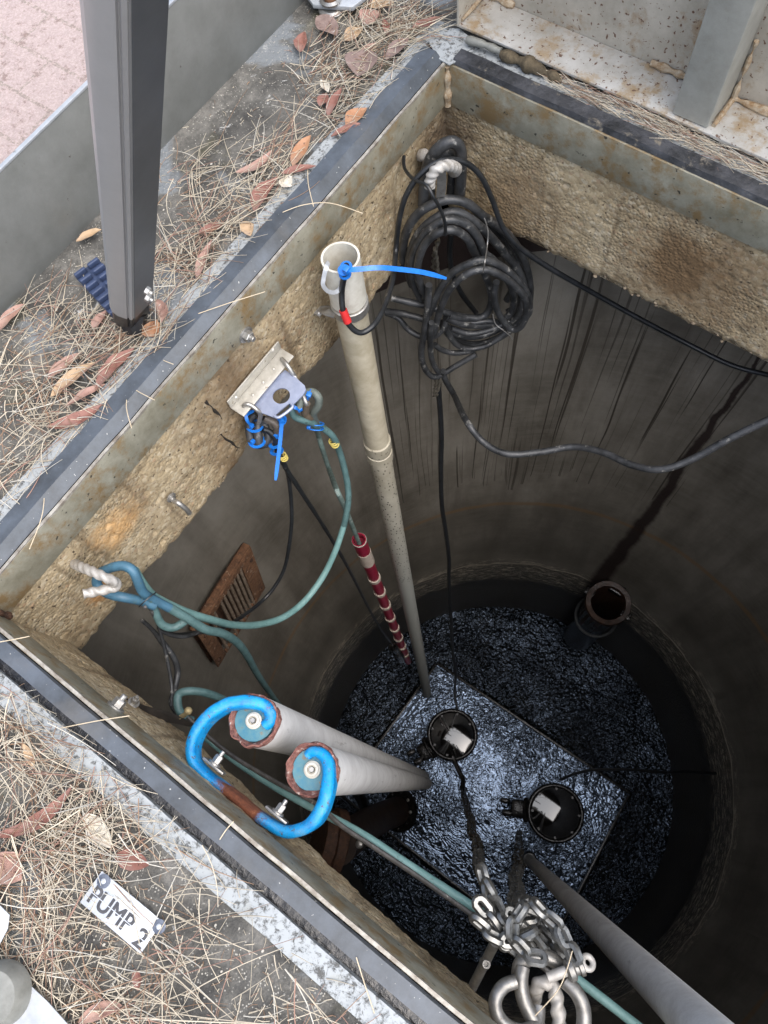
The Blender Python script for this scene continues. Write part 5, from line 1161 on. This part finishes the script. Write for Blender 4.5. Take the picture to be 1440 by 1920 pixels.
LV = [
 (296, 583, 62, 75, 17, 'leaf1', 'pink curved leaf just right of the tripod foot', .6), (283, 618, 40, 40, 30, 'leaf2', 'crumpled orange leaf tucked under the tripod foot tip', .1),
 (20, 598, 84, -48, 18, 'leaf1', 'pinkish leaf at the left edge below the grey panel', .4), (166, 441, 60, -25, 14, 'leaf5', 'tan leaf lying against the foot of the grey panel', .3),
 (186, 598, 52, -52, 14, 'leaf1', 'small pink leaf left of the tripod foot under the pad', .2), (122, 686, 86, -38, 17, 'leaf1', 'pink leaf topmost of the trio left below the tripod', .3),
 (138, 712, 112, -38, 20, 'leaf5', 'long tan leaf in the middle of the trio below the tripod', .3), (160, 742, 90, -30, 12, 'leaf1', 'slim pink leaf below the trio left of the rim', .3),
 (216, 694, 118, -48, 22, 'leaf0', 'dark red leaf beside the white rim below the tripod foot', .45), (140, 780, 116, -22, 20, 'leaf0', 'long red leaf lying lowest along the left rim', -.3),
 (476, 303, 96, -32, 16, 'leaf1', 'pink curved leaf upper right of the tripod leg', -.5), (396, 428, 62, -25, 15, 'leaf0', 'small red leaf halfway between tripod leg and rim', .2),
 (383, 486, 100, -68, 14, 'leaf1', 'slim pinkish leaf standing nearly upright near the rim', .2), (462, 428, 44, 60, 20, 'leaf5', 'pale tan scrap of leaf touching the rim', .2),
 (566, 283, 92, -60, 22, 'leaf2', 'bright orange leaf left of the rim above the red ones', .2), (500, 364, 104, -55, 26, 'leaf0', 'broad red leaf overhanging the white rim', .5),
 (536, 341, 34, 30, 24, 'leaf4', 'small whitish crumpled leaf on the red leaf', .1), (560, 318, 78, -12, 14, 'leaf0', 'red leaf lying flat right of the orange leaf', .2),
 (628, 192, 88, -65, 16, 'leaf0', 'long dark red leaf near the spotted grey leaf', .3), (606, 186, 40, -60, 18, 'leaf0', 'small brown red leaf beside the long dark red one', .1),
 (668, 218, 66, -40, 26, 'leaf2', 'orange blotched leaf lying on the rim', .2), (648, 244, 74, -25, 13, 'leaf0', 'red leaf edge under the orange blotched leaf', .3),
 (608, 160, 44, 58, 14, 'leaf4', 'pale pointed leaf curl above the dark red leaf', .2), (566, 78, 66, -78, 22, 'leaf0', 'rust red leaf hanging below the lock plate corner', .2),
 (612, 50, 84, 42, 34, 'leaf3', 'broad grey brown leaf below the lock plate', .1), (680, 118, 84, -70, 54, 'leaf3', 'large grey leaf with white spots near the corner', .1),
 (690, 92, 58, -32, 14, 'leaf1', 'pink brown leaf resting on the large grey leaf', .2), (694, 32, 54, -50, 36, 'leaf1', 'pink brown broad leaf right of the lock plate', .1),
 (802, 44, 76, -18, 17, 'leaf0', 'red leaf closest to the standing lid corner', .3), (745, 92, 84, -45, 24, 'leaf3', 'grey brown leaf left of the seal corner', .2),
 (722, 50, 56, 75, 11, 'leaf0', 'slim bright red leaf between the grey leaves', .2), (664, 62, 60, -38, 26, 'leaf5', 'tan leaf under the needles right of the lock plate', .1),
 (62, 1520, 150, -32, 17, 'leaf0', 'long curved red brown leaf in the lower left litter', -.5), (182, 1557, 74, 52, 22, 'leaf4', 'pale cream papery leaf above the pump sign', .1),
 (246, 1614, 60, 15, 22, 'leaf0', 'short broad red leaf just above the pump sign', .1), (14, 1628, 62, 40, 36, 'leaf1', 'broad pink grey leaf at the left edge above the lock plate', .1),
 (188, 1902, 70, -22, 16, 'leaf1', 'pink leaf at the bottom edge beside the round boss', .3), (255, 1838, 30, 80, 10, 'leaf0', 'tiny red leaf scrap below the pump sign', .1),
 (52, 1512 - 95, 50, 65, 10, 'leaf5', 'narrow tan leaf among needles near the lower rim', .1), (715, 8, 60, -10, 26, 'leaf5', 'tan leaf cut off by the top edge of the view', .1),
]
for l in LV: leaf(*l[:7], bend=l[7])

def needles(name, items, mt, label):
    vs, fs, cs = [], [], []
    for (p, d, L, cur, r, z0, z1, colr) in items:
        n = 5 if L > .03 else 2; s2 = Z1.cross(d); b0 = len(vs)
        for i in range(n + 1):
            t_ = i / n; q = p + d * (L * t_) + s2 * (cur * L * (t_ * t_ - t_)); q.z = z0 + (z1 - z0) * t_ + .004 * math.sin(t_ * 3.14) * (L / .1)
            rr = r * (1 - .5 * t_)
            for k in range(3):
                a = k * 2.0944; vs.append(q + s2 * (rr * math.cos(a)) + Z1 * (rr * math.sin(a))); cs.append(colr)
        for i in range(n):
            for k in range(3):
                a = b0 + i * 3 + k; b = b0 + i * 3 + (k + 1) % 3; fs.append((a, b, b + 3, a + 3))
    me = bpy.data.meshes.new(name); me.from_pydata(vs, [], fs); ca = me.color_attributes.new('tint', 'FLOAT_COLOR', 'POINT')
    ca.data.foreach_set('color', [x for c in cs for x in (*c, 1)]); me.materials.append(mt); me.shade_smooth()
    o = bpy.data.objects.new(name, me); col.objects.link(o); return tag(o, label, 'needles', kind='stuff')
NM = m_needle()
def ncol():
    b = rnd.random()
    if b < .6: c = V((.52, .455, .35)) * rnd.uniform(.75, 1.25)
    elif b < .8: c = V((.30, .19, .12)) * rnd.uniform(.6, 1.2)
    elif b < .9: c = V((.34, .2, .15)) * rnd.uniform(.8, 1.2)
    else: c = V((.55, .52, .45)) * rnd.uniform(.8, 1.2)
    return (c.x, c.y, c.z)
def inside(p, m=.0):
    return OX0 - .04 - m < p.x < OX1 and OY0 - .05 - m < p.y < OY1 + .04
blobs = [(60, 700, 90, 5), (120, 800, 110, 7), (30, 920, 80, 4), (330, 520, 80, 6), (400, 440, 80, 5), (300, 640, 50, 3), (520, 300, 60, 3), (470, 370, 60, 4), (640, 150, 80, 7), (700, 60, 90, 9), (760, 60, 50, 4), (230, 700, 60, 4), (60, 600, 80, 2), (620, 240, 50, 2), (180, 640, 60, 3), (350, 340, 60, 1.5), (30, 380, 60, 1), (60, 1030, 50, .5),
         (100, 1560, 110, 14), (40, 1400, 60, 4), (120, 1660, 100, 9), (200, 1800, 110, 8), (40, 1800, 90, 5), (330, 1870, 90, 2.5), (480, 1880, 70, 1.6), (260, 1500, 110, 5), (30, 1330, 50, 4), (400, 1690, 120, 1.2), (560, 1900, 60, 1.5), (150, 1900, 90, 4)]
tot = sum(b[3] for b in blobs)
def pick():
    r = rnd.random() * tot
    for b in blobs:
        r -= b[3]
        if r <= 0: break
    c = Z(b[0], b[1], 0); return V((rnd.gauss(c.x, b[2] * .00095 * .68), rnd.gauss(c.y, b[2] * .00095 * .68), 0))
items = []
while len(items) < 1900:
    p = pick()
    if p.x < -1.27: continue
    a = rnd.gauss(math.radians(75), .9) if p.y > .2 else rnd.gauss(math.radians(20), 1.0)
    d = V((math.cos(a), math.sin(a), 0)); L = rnd.choice((.04, .06, .08, .1, .12, .14, .17)) * rnd.uniform(.8, 1.1)
    e = p + d * L
    if inside(p) or inside(e, -.012) or inside(p + d * L * .5) or e.x < -1.275: continue
    zb = rnd.random()**1.6 * .016 + .0015
    if OX0 - .12 < e.x or e.y > -.36: zb += .008
    if ((p + d * L * .5) - ctr).length < .09:
        if rnd.random() < .88: continue
    items.append((p, d, L, rnd.gauss(0, .22), rnd.uniform(.0007, .0013), zb, zb + rnd.gauss(0, .004) * (L / .1), ncol()))
for i in range(len(items)):
    p, d, L, c_, r, z0, z1, cc = items[i]; items[i] = (p, d, L, c_, r, max(.001, z0), max(.001, z1), cc)
while len(items) < 6200:
    p = pick() if rnd.random() < .85 else V((rnd.uniform(-1.27, -.9), rnd.uniform(-.9, 1.5), 0)) if rnd.random() < .5 else V((rnd.uniform(-1.2, .6), rnd.uniform(-.9, -.3), 0))
    if p.x < -1.27 or inside(p, .01): continue
    a = rnd.random() * 6.28; L = rnd.uniform(.004, .022)
    items.append((p, V((math.cos(a), math.sin(a), 0)), L, rnd.gauss(0, .3), rnd.uniform(.0005, .0011), .001, rnd.uniform(.001, .005), ncol()))
needles('pine_needles', items, NM, 'dry straw coloured pine needles and fragments strewn over the concrete slab')
items = []
while len(items) < 1500:
    x = OX0 + .24 + rnd.random()**.85 * 1.2; p = V((x, rnd.uniform(OY1 + .047, OY1 + .088), 0)); a = rnd.gauss(0, .35) + (math.pi if rnd.random() < .5 else 0)
    L = rnd.uniform(.01, .09); items.append((p, V((math.cos(a), math.sin(a) * .6, 0)), L, rnd.gauss(0, .15), rnd.uniform(.0005, .0009), rnd.uniform(.005, .02), rnd.uniform(.005, .022), ncol()))
needles('gutter_litter', items, NM, 'mat of dry needles packed between the rubber seal and the standing lid')
ST = simple('straw_needle', (.5, .41, .28), (.6, .5, .36), 60, .6)
for pts, lab in ((((110, 1366, .012), (180, 1352, .018), (243, 1342, .02)), 'long straw needle lying across the lower seal by the bolt'),
                 (((-20, 1207, .02), (20, 1200, .02), (55, 1193, .02)), 'needle crossing the seal at the left corner'),
                 (((247, 727, .014), (268, 739, .022), (290, 750, .024)), 'short needle across the left seal below the tripod'),
                 (((298, 672, .012), (312, 678, .02), (325, 683, .022)), 'tiny needle across the left rim beside the tripod'),
                 (((240, 735, .012), (237, 765, .022), (247, 803, .024)), 'curved needle over the left seal under the red leaf'),
                 (((84, 920, .012), (78, 970, .022), (55, 1030, .024)), 'thick curved twig crossing the left seal lower down'),
                 (((530, 398, .02), (570, 384, .024), (620, 381, .02), (680, 400, .0)), 'arched needle reaching from the seal over the opening'),
                 (((577, 308, .012), (578, 345, .022), (588, 387, .024)), 'upright needle crossing the left seal below the orange leaf'),
                 (((372, 588, .02), (430, 568, .022), (497, 547, .01)), 'straight needle poking over the seal right of the tripod'),
                 (((412, 1574, .016), (424, 1556, .016), (438, 1540, .014)), 'short pale needle on the lower rubber seal'),
                 (((668, 1795, .016), (682, 1840, .014), (702, 1900, .014)), 'needle lying over the lower seal near the bottom edge'),
                 (((1073, 1783, -.12), (1062, 1820, -.115), (1045, 1858, -.115), (1003, 1905, -.12)), 'brown needle caught across the bow shackle')):
    bm = B(); tube(bm, [Z(*p) for p in pts], .0009, 6, False, 5); solo('long_needle', bm, ST, lab, 'needle', 'single long needles lying over the frame')
# white chips and lichen crumbs
bm = B()
for i in range(260):
    p = V((rnd.uniform(-1.26, -.98), rnd.uniform(-.8, 1.4), .001)) if rnd.random() < .5 else V((rnd.uniform(-1.1, .5), rnd.uniform(-.9, -.36), .001))
    r = rnd.uniform(.0012, .0035)
    bmesh.ops.create_icosphere(bm, subdivisions=1, radius=1, matrix=Matrix.Translation(p) @ Matrix.Rotation(rnd.random() * 6, 4, 'Z') @ Matrix.Diagonal((r, r * .7, r * .4, 1)))
o = finish('grit', bm, simple('pale_grit', (.55, .52, .46), (.4, .36, .3), 60, .8)); tag(o, 'pale grit and chips scattered over the concrete slab', 'grit', kind='stuff')
